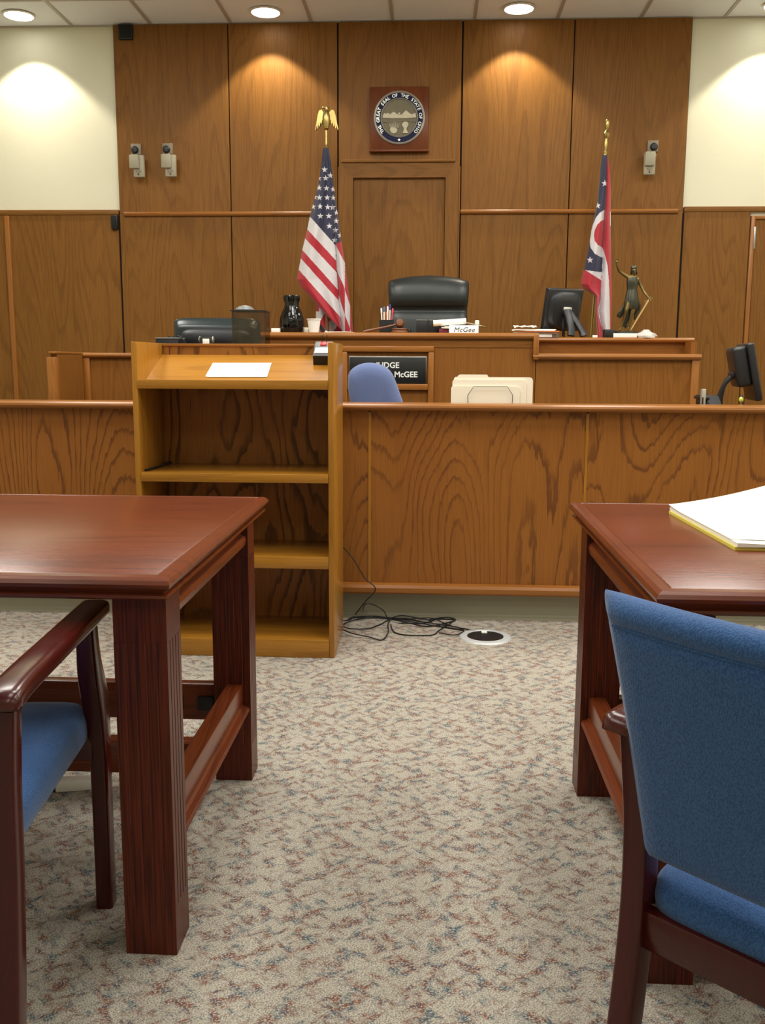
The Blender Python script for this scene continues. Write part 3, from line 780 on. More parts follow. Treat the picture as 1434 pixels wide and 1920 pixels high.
# gavel + sound block
gx = X(749, 5.94)
t = thing('sound_block', (gx, 5.94, ZB), 'round wooden sound block under the gavel head', 'sound block')
bm = nbm(); lathe(bm, [(.050, ZB), (.052, ZB+.006), (.050, ZB+.014), (.044, ZB+.018), (.048, ZB+.023), (.046, ZB+.030), (0, ZB+.030)], gx, 5.94, 32); part('block', bm, M['gavelwood'], t)
t = thing('gavel', (gx, 5.94, ZB+.030), 'wooden gavel lying across its sound block', 'gavel')
hc = Vector((gx+.002, 5.94, ZB+.0562))
bm = nbm(); lathe(bm, [(0, -.05), (.02, -.048), (.025, -.036), (.022, -.028), (.025, -.02), (.026, 0), (.025, .02), (.022, .028), (.025, .036), (.02, .048), (0, .05)], 0, 0, 24, mat=Matrix.Translation(hc) @ Matrix.Rotation(R(80), 4, 'X')); part('head', bm, M['gavelwood'], t)
he = Vector((X(681, 5.92), 5.92, ZB+.007))
bm = nbm(); dd = he-hc; tube(bm, [hc+dd*.1, hc+dd*.3, hc+dd*.6, hc+dd*.9, he], [.007, .006, .007, .0085, .006], 12); part('handle', bm, M['gavelwood'], t)
# little dark cap right of the block
bm = nbm(); lathe(bm, [(.012, 0), (.013, .02), (.009, .028), (0, .028)], 0, 0, 16); o = finish('marker_cap', bm, M['black'], local=True, origin=(X(767, 6.0), 6.0, ZB)); tag(o, 'small black cap right of the sound block', 'cap')
# dark box / calendar
bx = X(803, 6.0)
t = thing('desk_organizer', (bx, 6.0, ZB), 'dark grey desk organizer in front of the judge chair', 'organizer')
bm = nbm(); box(bm, bx-.075, bx+.078, 5.97, 6.06, ZB, ZB+.078, .003); part('tray', bm, M['mblack'], t)
bm = nbm(); box(bm, bx-.077, bx+.08, 5.965, 6.065, ZB+.078, ZB+.083, .001); part('rim', bm, M['grey'], t)
bm = nbm(); box(bm, bx-.004, bx+.001, 5.962, 5.97, ZB, ZB+.083); part('strap', bm, M['black'], t)
# paper roll and papers
rx0, rx1 = X(820, 5.97), X(873, 5.97)
t = thing('paper_roll', (rx0, 5.93, ZB+.04), 'white rolled papers lying on top of the book stack', 'papers')
bm = nbm(); tube(bm, [(rx0, 5.93, ZB+.062), (rx1, 5.93, ZB+.074)], .018, 16); part('roll', bm, M['white'], t)
bm = nbm(); tube(bm, [(rx0-.026, 5.93, ZB+.060), (rx0+.002, 5.93, ZB+.0605)], .0188, 16); part('band', bm, M['cream'], t)
o = onebox('law_book', 'maroon book lying under the rolled papers', 'book', (X(843, 5.95), 5.95, ZB), (.13, .12, .026), M['maroon'])
o = paper_stack('papers', 'loose white papers fanned above the maroon book', 'papers', X(850, 5.95), 5.95, ZB+.0262, .125, .13, 3, [M['white'], M['cream']], .005, .012)
# hand-written card
cxm = X(871, 5.86)
t = thing('name_card', (cxm, 5.86, ZB), 'folded white card with handwriting at the front of the bench', 'card')
bm = nbm(); prism(bm, [(5.842, ZB), (5.845, ZB), (5.864, ZB+.042), (5.878, ZB), (5.881, ZB), (5.866, ZB+.046), (5.862, ZB+.046)], 'X', cxm-.094, cxm+.082); part('card', bm, M['white'], t, 0)
bm = nbm(); join(bm, text_bm('McGee', .044, .0004, -.0002, .25), Matrix.Translation((cxm-.004, 5.8475, ZB+.019)) @ Matrix.Rotation(R(66), 4, 'X')); part('handwriting', bm, M['ink'], t, 0)
# highlighter / bottle next to card
bm = nbm(); hx = X(894, 5.9); lathe(bm, [(.010, ZB), (.010, ZB+.05), (.013, ZB+.052), (.013, ZB+.074), (.008, ZB+.078), (0, ZB+.078)], hx, 5.9, 14); o = finish('correction_bottle', bm, M['white']); tag(o, 'small white bottle at the right end of the handwritten card', 'bottle')
t = thing('pencil', (X(890, 5.96), 5.96, ZB+.035), 'pale pencil pointing right above the handwritten card', 'pencil')
a, b = Vector((X(872, 5.96), 5.96, ZB+.066)), Vector((X(910, 5.96), 5.96, ZB+.040))
bm = nbm(); tube(bm, [a, a+(b-a)*.85], .0045, 6); part('shaft', bm, M['ivory'], t)
bm = nbm(); tube(bm, [a+(b-a)*.78, b], [.006, .004], 8); part('tip', bm, M['gilt'], t)
# paper pile left of bench monitor
paper_stack('paper_pile', 'messy pile of white papers in front of the bench monitor', 'papers', X(1006, 6.0), 6.05, ZU+.022, .26, .10, 5, [M['white'], M['white'], M['orange'], M['white']], .0055, .02)
bm = nbm()
G_ = [[bm.verts.new((-.07+.14*i/6, -.045+.09*j/6, .006+.012*abs(math.sin(i*1.3+j*.7))+.010*(j/6))) for i in range(7)] for j in range(7)]
for j in range(6):
    for i in range(6): bm.faces.new((G_[j][i], G_[j][i+1], G_[j+1][i+1], G_[j+1][i]))
bmesh.ops.solidify(bm, geom=bm.faces[:], thickness=.001)
o = finish('crumpled_paper', bm, M['white'], smooth=0, local=True, origin=(X(985, 6.0), 6.03, ZU+.048)); tag(o, 'crumpled white sheet on top of the messy paper pile', 'paper')
onebox('document_tray', 'grey document tray under the messy paper pile', 'tray', (.712, 6.065, ZU+.0006), (.13, .11, .021), M['grey'])
onebox('note_pad', 'small white note pad on the ledge left of the monitor foot', 'pad', (X(1022, 6.03), 6.025, ZU), (.08, .045, .017), M['white'])

def monitor(name, loc, rz, tilt, w_, h_, zc, label, legs='A', scale=1):
    """stands at loc, screen faces local -y... back faces +y? here the BACK faces -y (towards the viewer)"""
    t = thing(name, loc, label, 'monitor', None, rz)
    rot = Matrix.Rotation(tilt, 3, 'X')
    def tr(b): bmesh.ops.transform(b, matrix=Matrix.Translation((0, 0, zc)) @ rot.to_4x4(), verts=b.verts)
    bm = nbm(); box(bm, -w_/2, w_/2, .0, .045, -h_/2, h_/2, .008, 3); tr(bm); part('screen_case', bm, M['mblack'], t, local=True)
    bm = nbm(); box(bm, -w_/2+.014, w_/2-.014, .0448, .0465, -h_/2+.014, h_/2-.014); tr(bm); part('screen', bm, M['void'], t, local=True)
    bm = nbm()
    def oval(k, y, dz): return [Vector((math.copysign(abs(math.cos(a))**.6, math.cos(a))*w_*.5*k, y, dz+math.copysign(abs(math.sin(a))**.6, math.sin(a))*h_*.5*k)) for a in [2*math.pi*i/40 for i in range(40)]]
    loft(bm, [oval(.9, .004, 0), oval(.86, -.015, 0), oval(.74, -.030, -.005), oval(.55, -.036, -.01)]); tr(bm); part('rear_bulge', bm, M['mblack'], t, local=True)
    return t, rot
# bench monitor
ml = Vector((X(1056, 6.16), 6.17, ZU))
t, rot = monitor('monitor', ml, R(24), R(13), .255, .265, .172, 'dark flat monitor seen from behind on the bench, beside the state flag')
bm = nbm(); box(bm, -.03, .03, -.05, -.03, .155, .19, .006); part('hinge_cap', bm, M['silver'], t, local=True)
bm = nbm()
sec = rsec(2, .4)
tube(bm, [(-.006, -.045, .17), (-.006, -.075, .12), (-.004, -.10, .05), (-.010, -.112, .011)], [(.026, .013), (.024, .012), (.022, .012), (.024, .011)], sec=sec, up=(1, 0, 0))
tube(bm, [(.0, -.045, .165), (.045, -.075, .10), (.078, -.095, .04), (.085, -.11, .011)], [(.022, .013), (.020, .012), (.020, .012), (.026, .011)], sec=sec, up=(1, 0, 0))
part('stand', bm, M['mblack'], t, local=True)
bm = nbm(); tube(bm, catmull([(-.02, -.03, .12), (-.03, -.045, .06), (-.02, -.03, .01)], 6), .006, 6); part('cable', bm, M['black'], t, local=True)
# box, white book and plastic bag under the statue
onebox('black_box', 'small black box left of the statue foot', 'box', (X(1141, 6.06), 6.06, ZU), (.062, .07, .05), M['black'])
onebox('white_book', 'thin white book lying in front of the statue', 'book', (X(1171, 6.035), 6.035, ZU), (.142, .05, .026), M['white'])
bm = nbm()
rg = []
for k, (s_, z) in enumerate([(1, 0), (1.03, .012), (.85, .026), (.5, .034), (.25, .05)]):
    rg.append([Vector((.062*s_*math.cos(a)*(1+.16*math.sin(5*a+k*2)), .04*s_*math.sin(a)*(1+.14*math.cos(4*a+k)), z)) for a in [2*math.pi*i/28 for i in range(28)]])
loft(bm, rg); o = finish('plastic_bag', bm, M['plastic_bag'], local=True, smooth=20, origin=(X(1211, 6.05), 6.045, ZU)); tag(o, 'crumpled clear plastic bag right of the white book', 'bag')
onebox('eraser', 'small pale eraser on the ledge under the flag pole', 'eraser', (X(1115, 6.04), 6.03, ZU), (.03, .02, .014), M['white'])

# ---- statue of justice
SYs = 6.13
def sp_(p, dy=0.0):
    q = atY(1140+p[0]/11.29, 470+p[1]/11.29, SYs+dy); return q
sb = sp_((360, 1700)); 
t = thing('justice_statue', (sb.x, SYs, ZU), 'bronze blindfolded lady justice statuette with raised arm and lowered sword', 'statue')
sc1 = SYs/F_PX/11.29
def skin(name, verts, edges, mats, parent, sub=2, root=0):
    me = bpy.data.meshes.new(name); o = bpy.data.objects.new(name, me); COL.objects.link(o)
    me.from_pydata([v[0] for v in verts], edges, [])
    md = o.modifiers.new('s', 'SKIN'); md.use_smooth_shade = True
    if not me.skin_vertices:
        pass
    lay = me.skin_vertices[0].data
    for i, v in enumerate(verts):
        r_ = v[1]; lay[i].radius = r_ if isinstance(r_, tuple) else (r_, r_); lay[i].use_root = (i == root)
    ms = o.modifiers.new('u', 'SUBSURF'); ms.levels = sub; ms.render_levels = sub
    dg = bpy.context.evaluated_depsgraph_get(); m2 = bpy.data.meshes.new_from_object(o.evaluated_get(dg))
    b = bmesh.new(); b.from_mesh(m2); bpy.data.objects.remove(o); bpy.data.meshes.remove(me); bpy.data.meshes.remove(m2)
    for f in b.faces: f.material_index = 0
    return part(name, b, mats, parent, smooth=180)
V = lambda p, r, dy=0.0: (sp_(p, dy), r*sc1)
body = [V((505, 940), 80), V((510, 820), 62), V((515, 700), 74), V((525, 590), 84), V((540, 530), 36), V((545, 450), 52, -.004), V((545, 375), 60, -.004),
        V((420, 560), 42), V((330, 510), 34), V((235, 440), 28, -.01), V((195, 340), 24, -.02), V((182, 262), 18, -.025),
        V((630, 610), 42), V((680, 715), 34), V((745, 850), 30, -.01), V((810, 940), 26, -.03), V((868, 1015), 20, -.04),
        V((450, 1050), 62, -.01), V((385, 1270), 44, -.025), V((320, 1480), 30, .0), V((268, 1650), 22, .0), V((240, 1690), 20, -.02),
        V((545, 1060), 62), V((505, 1300), 44, -.012), V((465, 1500), 34, -.008), V((430, 1650), 24, -.006), V((415, 1690), 24, -.03)]
be = [(0, 1), (1, 2), (2, 3), (3, 4), (4, 5), (5, 6), (3, 7), (7, 8), (8, 9), (9, 10), (10, 11), (3, 12), (12, 13), (13, 14), (14, 15), (15, 16), (0, 17), (17, 18), (18, 19), (19, 20), (20, 21), (0, 22), (22, 23), (23, 24), (24, 25), (25, 26)]
skin('figure', body, be, M['gilt'], t)
# hands with fingers
bm = nbm()
def fingers(c, d, side_):
    for k in range(5):
        o_ = side_*((k-2)*.0032) if k < 4 else side_*(-.0085)
        l_ = (.012, .015, .016, .014, .009)[k]
        tube(bm, [c+o_, c+o_+d*l_*.6, c+o_+d*l_+Vector((0, -.003, 0))], [.0022, .002, .0013], 6)
ellipsoid(bm, sp_((186, 240), -.026), (.008, .006, .012)); fingers(sp_((190, 225), -.026), Vector((.35, 0, 1)).normalized(), Vector((1, 0, -.3)))
part('hand', bm, M['gilt'], t, smooth=60); bm = nbm()
ellipsoid(bm, sp_((876, 1028), -.042), (.010, .008, .010)); fingers(sp_((885, 1020), -.045), Vector((.1, -.3, -1)).normalized(), Vector((.7, -.7, 0)))
part('hand', bm, M['gilt'], t, smooth=60)
# robe: bodice + skirt with folds, cloth tails
bm = nbm()
def ring(cx, z_px, wx, wy, amp, n=48, ph=0, freq=9, dy=0):
    c = sp_((cx, z_px), dy); return [c+Vector((math.cos(a)*wx*sc1*(1+amp*math.sin(freq*a+ph)), math.sin(a)*wy*sc1*(1+amp*math.sin(freq*a+ph)), 0)) for a in [2*math.pi*i/n for i in range(n)]]
loft(bm, [ring(520, 560, 96, 66, .02), ring(515, 640, 118, 84, .03), ring(512, 720, 112, 80, .03), ring(508, 800, 98, 70, .04), ring(506, 850, 104, 76, .05, ph=1), ring(502, 940, 120, 92, .06, ph=1.4), ring(498, 1040, 136, 104, .07, ph=1.8), ring(490, 1120, 140, 108, .08, ph=2.1), ring(478, 1200, 128, 100, .10, ph=2.4), ring(468, 1240, 118, 92, .10, ph=2.5)])
part('robe', bm, M['bronze'], t, smooth=60)
bm = nbm()
def tail(pts, rr, dy):
    tube(bm, [sp_(p, d_) for p, d_ in zip(pts, dy)], [(a*sc1, b*sc1) for a, b in rr], sec=rsec(3, .8), up=(1, 0, 0))
tail([(430, 1080), (360, 1180), (290, 1300), (215, 1400), (185, 1395)], [(60, 40), (60, 35), (60, 30), (50, 26), (20, 14)], [.03, .035, .04, .04, .04])
tail([(590, 1060), (640, 1160), (640, 1230), (590, 1340), (550, 1460)], [(60, 40), (48, 36), (48, 30), (40, 26), (18, 14)], [.02, .025, .03, .03, .03])
tail([(490, 1180), (440, 1330), (380, 1470), (350, 1580), (390, 1620)], [(80, 40), (75, 36), (60, 34), (48, 26), (30, 14)], [.03, .03, .03, .03, .03])
part('drapery', bm, M['bronze'], t, smooth=60)
bm = nbm()
ellipsoid(bm, sp_((545, 372), .004), (66*sc1, 62*sc1, 62*sc1)); 
for sg in (-1, 1): ellipsoid(bm, sp_((545+sg*58, 455), .01), (22*sc1, 34*sc1, 52*sc1))
part('hair', bm, M['bronze'], t, smooth=60)
bm = nbm(); lathe(bm, [(56, -14), (60, -8), (60, 8), (56, 14)], 0, 0, 24, mat=Matrix.Translation(sp_((545, 425), -.008)) @ Matrix.Diagonal((sc1, sc1, sc1, 1))); part('blindfold', bm, M['bronze'], t)
bm = nbm(); ellipsoid(bm, sp_((548, 452), -.008-.05*0)+Vector((0, -.024, 0)), (.004, .005, .006)); ellipsoid(bm, sp_((546, 480), -.008)+Vector((0, -.022, 0)), (.007, .003, .002)); part('face', bm, M['gilt'], t, smooth=60)
bm = nbm(); a, b = sp_((905, 968), -.045), sp_((472, 1690), -.05); d_ = (b-a)
tube(bm, [a, a+d_*.12], .004, 8); part('sword_hilt', bm, M['gilt'], t); bm = nbm(); tube(bm, [a+d_*.11+Vector((-.024, 0, -.012)), a+d_*.11+Vector((.024, 0, .012))], .0035, 8); part('sword_guard', bm, M['gilt'], t); bm = nbm()
tube(bm, [a+d_*.1, a+d_*.9, b], [(.008, .004), (.007, .0035), (.002, .001)], sec=[(1, 0), (0, 1), (-1, 0), (0, -1)]); part('sword_blade', bm, M['blade'], t)
bm = nbm(); bc = sp_((365, 1720)); lathe(bm, [(1.0, 0), (1.02, .006), (.9, .012), (.86, bc.z-ZU+.004), (0, bc.z-ZU+.006)], 0, 0, 36, mat=Matrix.Translation((bc.x, SYs, ZU)) @ Matrix.Diagonal((.088, .07, 1, 1))); part('base', bm, M['bronze'], t)

# ================================================================== JUDGE CHAIR
JY = 6.72
jx = (atY(728, 540, JY).x+atY(879, 540, JY).x)/2; jw = (atY(879, 540, JY).x-atY(728, 540, JY).x)/2; jt = atY(803, 517, JY).z
t = thing('judge_chair', (jx, JY+.05, .42), 'high-backed black leather executive chair behind the judge bench', 'chair')
def back_ring(zr, w_, y, th, n=44, crown=0):
    pts = []
    for i in range(n):
        a = 2*math.pi*i/n; c_, s_ = math.cos(a), math.sin(a)
        x = math.copysign(abs(c_)**.35, c_)*w_; yy = math.copysign(abs(s_)**.7, s_)*th
        pts.append(Vector((jx+x, y+yy-.05*(x/w_)**2*.6, zr-crown*(x/w_)**2)))
    return pts
bm = nbm(); zt = jt
loft(bm, [back_ring(zt-.80, jw*.80, JY+.02, .04), back_ring(zt-.78, jw*.84, JY+.01, .055), back_ring(zt-.50, jw*.92, JY+.0, .07), back_ring(zt-.30, jw*.97, JY-.015, .07), back_ring(zt-.25, jw*.96, JY+.0, .062), back_ring(zt-.235, jw*.96, JY+.012, .050), back_ring(zt-.215, jw*.965, JY-.005, .068, crown=.0), back_ring(zt-.16, jw*.985, JY-.012, .085, crown=.005), back_ring(zt-.09, jw*1.0, JY+.0, .085, crown=.015), back_ring(zt-.035, jw*1.0, JY+.015, .07, crown=.026), back_ring(zt-.008, jw*.985, JY+.03, .05, crown=.034), back_ring(zt+.004, jw*.95, JY+.035, .022, crown=.036)])
part('backrest', bm, M['leather'], t, smooth=180)
bm = nbm(); box(bm, jx-.25, jx+.25, JY-.48, JY+.02, .86, .97, .045, 4); part('seat', bm, M['leather'], t, smooth=60)
for sg in (-1, 1):
    bm = nbm(); tube(bm, catmull([(jx+sg*.29, JY+.0, 1.0), (jx+sg*.30, JY-.1, 1.12), (jx+sg*.30, JY-.36, 1.12), (jx+sg*.29, JY-.40, .95)], 6), .025, 10); part('armrest', bm, M['leather'], t)
bm = nbm(); lathe(bm, [(.03, .52), (.03, .86), (.06, .87)], jx, JY-.2, 16); part('column', bm, M['black'], t)
for k in range(5):
    a = R(90+72*k); e = Vector((jx+.3*math.cos(a), JY-.2+.3*math.sin(a), .5))
    bm = nbm(); tube(bm, [(jx, JY-.2, .54), e], [.025, .016], 8); lg = part('base_arm', bm, M['black'], t)
    bm = nbm(); ellipsoid(bm, (e.x, e.y, .455), (.022, .03, .034)); part('caster', bm, M['black'], lg)

# ================================================================== WITNESS STAND (left, behind the lectern)
t = thing('witness_stand', (-1.9, 5.8, 0), 'low oak witness stand wall left of the lectern, behind the bar', 'witness stand')
WZ = 1.186
bm = nbm(); box(bm, -2.15, -1.22, 5.82, 5.86, 0, WZ-.03); part('front_panel', bm, M['bench_oakZ'], t, 0)
bm = nbm(); prism(bm, capprof(5.79, 5.95, WZ-.034, WZ-.003), 'X', -2.165, -1.21); part('cap_rail', bm, M['trim_oakX'], t, 25)
bm = nbm(); box(bm, -2.188, -2.150, 5.40, 5.90, 0, WZ-.012); part('side_panel', bm, M['bench_oakZ'], t, 0)
bm = nbm(); box(bm, -2.19, -2.146, 5.37, 5.92, WZ-.012, WZ, .003); part('side_cap', bm, M['trim_oakY'], t)
bm = nbm(); box(bm, -2.196, -2.142, 5.35, 5.40, 0, WZ-.032, .006); part('end_post', bm, M['trim_oakZ'], t)
bm = nbm(); box(bm, -2.15, -1.22, 5.86, 6.3, .72, .75); part('shelf', bm, M['bench_oakX'], t, 0)
bm = nbm(); box(bm, -2.15, -2.11, 5.80, 5.822, 0, WZ-.034, .004); part('corner_trim', bm, M['trim_oakZ'], t)
# side desk in front of the bench for the monitor
t = thing('side_desk', (-1.2, 5.35, 0), 'oak side desk hidden behind the lectern that carries the wide monitor', 'desk')
bm = nbm(); box(bm, -1.6, -.72, 5.05, 5.72, 1.135, 1.165, .004); part('desk_top', bm, M['bench_oakX'], t)
for x in (-1.58, -.77):
    bm = nbm(); box(bm, x, x+.03, 5.07, 5.70, 0, 1.135); part('side_panel', bm, M['bench_oakZ'], t, 0)
ZD = 1.1652
# wide monitor seen from behind
MY = 5.5; a = atY(325, 597, MY); b = atY(487, 640, MY); mxc = (a.x+b.x)/2+.0; mw = (b.x-a.x)
t = thing('wide_monitor', (mxc, MY, ZD), 'wide glossy black monitor seen from behind, left of the smoked box', 'monitor')
bm = nbm()
zt = atY(380, 596, MY).z
def mr(k, y, zlo, zhi, e=.25):
    out = []
    for i in range(48):
        a_ = 2*math.pi*i/48; c_, s_ = math.cos(a_), math.sin(a_)
        out.append(Vector((mxc+math.copysign(abs(c_)**e, c_)*mw/2*k, y, (zlo+zhi)/2+math.copysign(abs(s_)**e, s_)*(zhi-zlo)/2)))
    return out
loft(bm, [mr(1, MY+.03, ZD+.03, zt), mr(1, MY, ZD+.03, zt), mr(.985, MY-.012, ZD+.035, zt-.006), mr(.93, MY-.04, ZD+.045, zt-.04), mr(.90, MY-.045, ZD+.05, zt-.055)])
part('case', bm, M['gloss'], t, smooth=50)
bm = nbm(); loft(bm, [mr(.82, MY-.04, ZD+.04, zt-.06, .5), mr(.80, MY-.06, ZD+.045, zt-.068, .5), mr(.70, MY-.07, ZD+.055, zt-.085, .5)]); part('rear_bulge', bm, M['mblack'], t, smooth=50)
bm = nbm(); box(bm, mxc-.06, mxc+.06, MY-.11, MY+.08, ZD, ZD+.012, .004); box(bm, mxc-.03, mxc+.03, MY-.035, MY-.005, ZD+.01, ZD+.08, .004); part('stand', bm, M['black'], t)
bm = nbm(); box(bm, mxc-mw/2+.02, mxc+mw/2-.02, MY+.029, MY+.032, ZD+.05, zt-.02); part('screen', bm, M['void'], t)
# smoked acrylic box with lid
AY = 5.16; a = atY(434, 584, AY); b = atY(497, 640, AY); zl = atY(460, 583, AY).z
t = thing('smoked_box', ((a.x+b.x)/2, AY+.09, ZD), 'smoked brown see-through acrylic box in front of the wide monitor', 'box')
bm = nbm(); w4 = .004; y0, y1 = AY, AY+.16
box(bm, a.x, b.x, y0, y0+w4, ZD, zl); part('acrylic_panel', bm, M['smoke'], t, 0)
bm = nbm(); box(bm, a.x, b.x, y1-w4, y1, ZD, zl); part('acrylic_panel', bm, M['smoke'], t, 0)
for xw in (a.x, b.x-w4):
    bm = nbm(); box(bm, xw, xw+w4, y0+w4+.0005, y1-w4-.0005, ZD, zl); part('acrylic_panel', bm, M['smoke'], t, 0)
bm = nbm(); box(bm, a.x-.008, b.x-.002, y0-.004, y1+.004, zl, zl+.005, .001); part('lid', bm, M['black'], t, 0)
dx = atY(459, 580, AY+.08).x
t = thing('dome_speaker', (dx, AY+.08, zl+.005), 'grey dome shaped device sitting on the smoked box lid', 'speaker')
bm = nbm(); lathe(bm, [(.05, 0), (.052, .006), (.046, .014), (.030, .024), (.012, .029), (0, .030)], dx, AY+.08, 28); bmesh.ops.translate(bm, vec=(0, 0, zl+.005), verts=bm.verts); part('dome', bm, M['grey'], t)
# recorder left of the wide monitor
rc = atY(318, 634.5, 5.3)
t = thing('audio_recorder', (rc.x, 5.3, ZD), 'flat black recorder with a grey top left of the wide monitor', 'recorder')
bm = nbm(); box(bm, rc.x-.063, rc.x+.063, 5.24, 5.38, ZD, rc.z-.004, .003); part('case', bm, M['black'], t)
bm = nbm(); box(bm, rc.x-.065, rc.x+.065, 5.235, 5.385, rc.z-.004, rc.z+.004, .002); part('top_plate', bm, M['grey'], t)
bm = nbm(); lathe(bm, [(.016, rc.z+.004), (.014, rc.z+.012), (0, rc.z+.014)], rc.x+.008, 5.3, 16); part('knob', bm, M['black'], t)
bm = nbm(); tube(bm, catmull([(rc.x+.03, 5.30, rc.z+.006), (rc.x+.06, 5.29, rc.z+.01), (rc.x+.09, 5.30, rc.z-.03), (rc.x+.1, 5.32, ZD+.006)], 6), .004, 6); part('cable', bm, M['black'], t)
hc_ = atY(387, 634, 5.2)
t = thing('mixer_box', (hc_.x, 5.2, ZD), 'small black box with a white front label before the wide monitor', 'box')
bm = nbm(); box(bm, hc_.x-.036, hc_.x+.036, 5.18, 5.24, ZD, hc_.z+.006, .004); part('case', bm, M['black'], t)
bm = nbm(); box(bm, hc_.x-.016, hc_.x+.02, 5.175, 5.182, hc_.z-.04, hc_.z-.004, .002); part('label_plate', bm, M['white'], t)
for sg in (-1, 1):
    bm = nbm(); ellipsoid(bm, (hc_.x+sg*.036, 5.2, hc_.z-.008), (.007, .02, .018)); part('side_knob', bm, M['silver'], t)

# ================================================================== CLERK AREA
t = thing('clerk_desk', (.8, 4.6, 0), 'oak clerk desk directly behind the bar', 'desk')
DZ = .885
bm = nbm(); box(bm, -.1, 1.95, 4.26, 4.80, DZ-.03, DZ, .004); part('desk_top', bm, M['bench_oakX'], t)
for x in (-.08, .9, 1.9):
    bm = nbm(); box(bm, x, x+.03, 4.28, 4.78, 0, DZ-.03); part('side_panel', bm, M['bench_oakZ'], t, 0)
# file folders in wire holder
FY = 4.40
fa = atY(845, 760, FY).x; fb = atY(1000, 702, FY).x
def folder(x0, x1, ztop, tab0, tab1, tabh, y, label):
    bm = nbm(); r = .008
    pts = [(x0, DZ+.001), (x1, DZ+.001), (x1, ztop-r*2), (x1-r*.6, ztop-r*.5), (x1-r*2, ztop)]
    if tab0 is not None:
        pts += [(tab1+.006, ztop), (tab1, ztop+tabh), (tab0+.012, ztop+tabh), (tab0+.005, ztop+tabh*.7), (tab0, ztop+.0)]
    pts += [(x0+.006, ztop-.0), (x0, ztop-.008)]
    prism(bm, pts, 'Y', y, y+.003)
    return tag(finish('file_folder', bm, M['cream'], smooth=0), label, 'folder', 'manila folders in the wire rack')
zA = atY(900, 707, FY).z
folder(fa+.013, fb, zA, fa+.028, fa+.165, .011, FY+.010, 'manila folder with the tall tab, tallest in the wire rack')
folder(fa+.006, fb-.03, atY(860, 712, FY).z, None, None, 0, FY+.004, 'manila folder showing a short step left of the tallest one')
folder(fa, fb-.06, atY(848, 724, FY).z, None, None, 0, FY-.002, 'manila folder lowest and leftmost in the wire rack')
t = thing('wire_rack', ((fa+fb)/2, FY, DZ), 'dark wire file holder in front of the manila folders', 'file rack')
wp = [atY(*q, FY-.012) for q in ((877, 757), (877, 741), (888, 725), (951, 725), (961, 741), (960, 757))]
wp = [Vector((wp[0].x, FY-.012, DZ+.004))]+wp+[Vector((wp[-1].x, FY-.012, DZ+.004))]
bm = nbm(); tube(bm, wp, .0014, 8); part('front_loop', bm, M['void'], t)
bm = nbm(); tube(bm, [v+Vector((0, .045, 0)) for v in wp], .0014, 8); part('rear_loop', bm, M['void'], t)
bm = nbm()
for q in (wp[0], wp[-1]): tube(bm, [q, q+Vector((0, .045, 0))], .0014, 8)
part('foot_wire', bm, M['void'], t)
# clerk chair
KY = 4.97
ka, kb = atY(652, 740, KY), atY(755, 757, KY)
kx = (ka.x+kb.x)/2; ktop = atY(692, 680, KY).z
t = thing('task_chair', (kx, KY, 0), 'periwinkle blue upholstered task chair behind the bar', 'chair')
outl = [atY(px, py, KY) for px, py in ((660, 770), (654, 740), (652, 715), (654, 700), (662, 690), (676, 682.5), (692, 680), (708, 682), (724, 688.5), (735, 700), (743, 718), (750, 738), (757, 762))]
outl = [Vector((outl[0].x+.03, KY, .74)), Vector((outl[0].x, KY, .80))]+[v for v in outl]+[Vector((outl[-1].x+.0, KY, .80)), Vector((outl[-1].x-.05, KY, .74))]
outl = catmull(outl, 4, closed=True)
cen = Vector((sum(v.x for v in outl)/len(outl), KY, sum(v.z for v in outl)/len(outl)))
bm = nbm()
def shr(k, y): return [Vector((cen.x+(v.x-cen.x)*k, y, cen.z+(v.z-cen.z)*k)) for v in outl]
loft(bm, [shr(.55, KY-.062), shr(.78, KY-.055), shr(.92, KY-.040), shr(.985, KY-.018), shr(1, KY), shr(.985, KY+.016), shr(.9, KY+.03), shr(.6, KY+.036)])
part('backrest', bm, M['task_fabric'], t, smooth=180)
bm = nbm(); box(bm, kx-.24, kx+.24, KY+.02, KY+.48, .55, .64, .04, 4); part('seat', bm, M['task_fabric'], t, smooth=60)
bm = nbm(); tube(bm, catmull([(kx, KY+.03, .85), (kx, KY+.06, .6), (kx, KY+.2, .53)], 6), .022, 10); part('back_bracket', bm, M['black'], t)
bm = nbm(); lathe(bm, [(.028, .1), (.028, .54), (.05, .55)], kx, KY+.25, 16); part('column', bm, M['black'], t)
for k in range(5):
    a_ = R(54+72*k); e = Vector((kx+.28*math.cos(a_), KY+.25+.28*math.sin(a_), .085))
    bm = nbm(); tube(bm, [(kx, KY+.25, .12), e], [.024, .015], 8); lg = part('base_arm', bm, M['black'], t)
    bm = nbm(); ellipsoid(bm, (e.x, e.y, .032), (.02, .028, .031)); part('caster', bm, M['black'], lg)
# right monitor, seen from the rear side
MY2 = 4.62
c2 = atY(1392, 700, MY2)
t = thing('side_monitor', (c2.x, MY2, DZ), 'dark monitor turned sideways at the right end of the bar', 'monitor', None, R(-97))
H2 = .29
rot2 = Matrix.Rotation(R(12), 3, 'X')
def tr2(b): bmesh.ops.transform(b, matrix=Matrix.Translation((0.0, 0.0, c2.z-DZ)) @ rot2.to_4x4(), verts=b.verts)
bm = nbm(); box(bm, -.15, .12, .018, .05, -.135, .135, .008, 3); tr2(bm); part('screen_case', bm, M['mblack'], t, local=True)
bm = nbm(); box(bm, -.14, .11, .0495, .0512, -.125, .125); tr2(bm); part('screen', bm, M['void'], t, local=True)
bm = nbm(); box(bm, -.10, .10, -.045, .02, -.06, .128, .016, 4); tr2(bm); part('rear_bulge', bm, M['mblack'], t, local=True)
bm = nbm(); sec = rsec(2, .4)
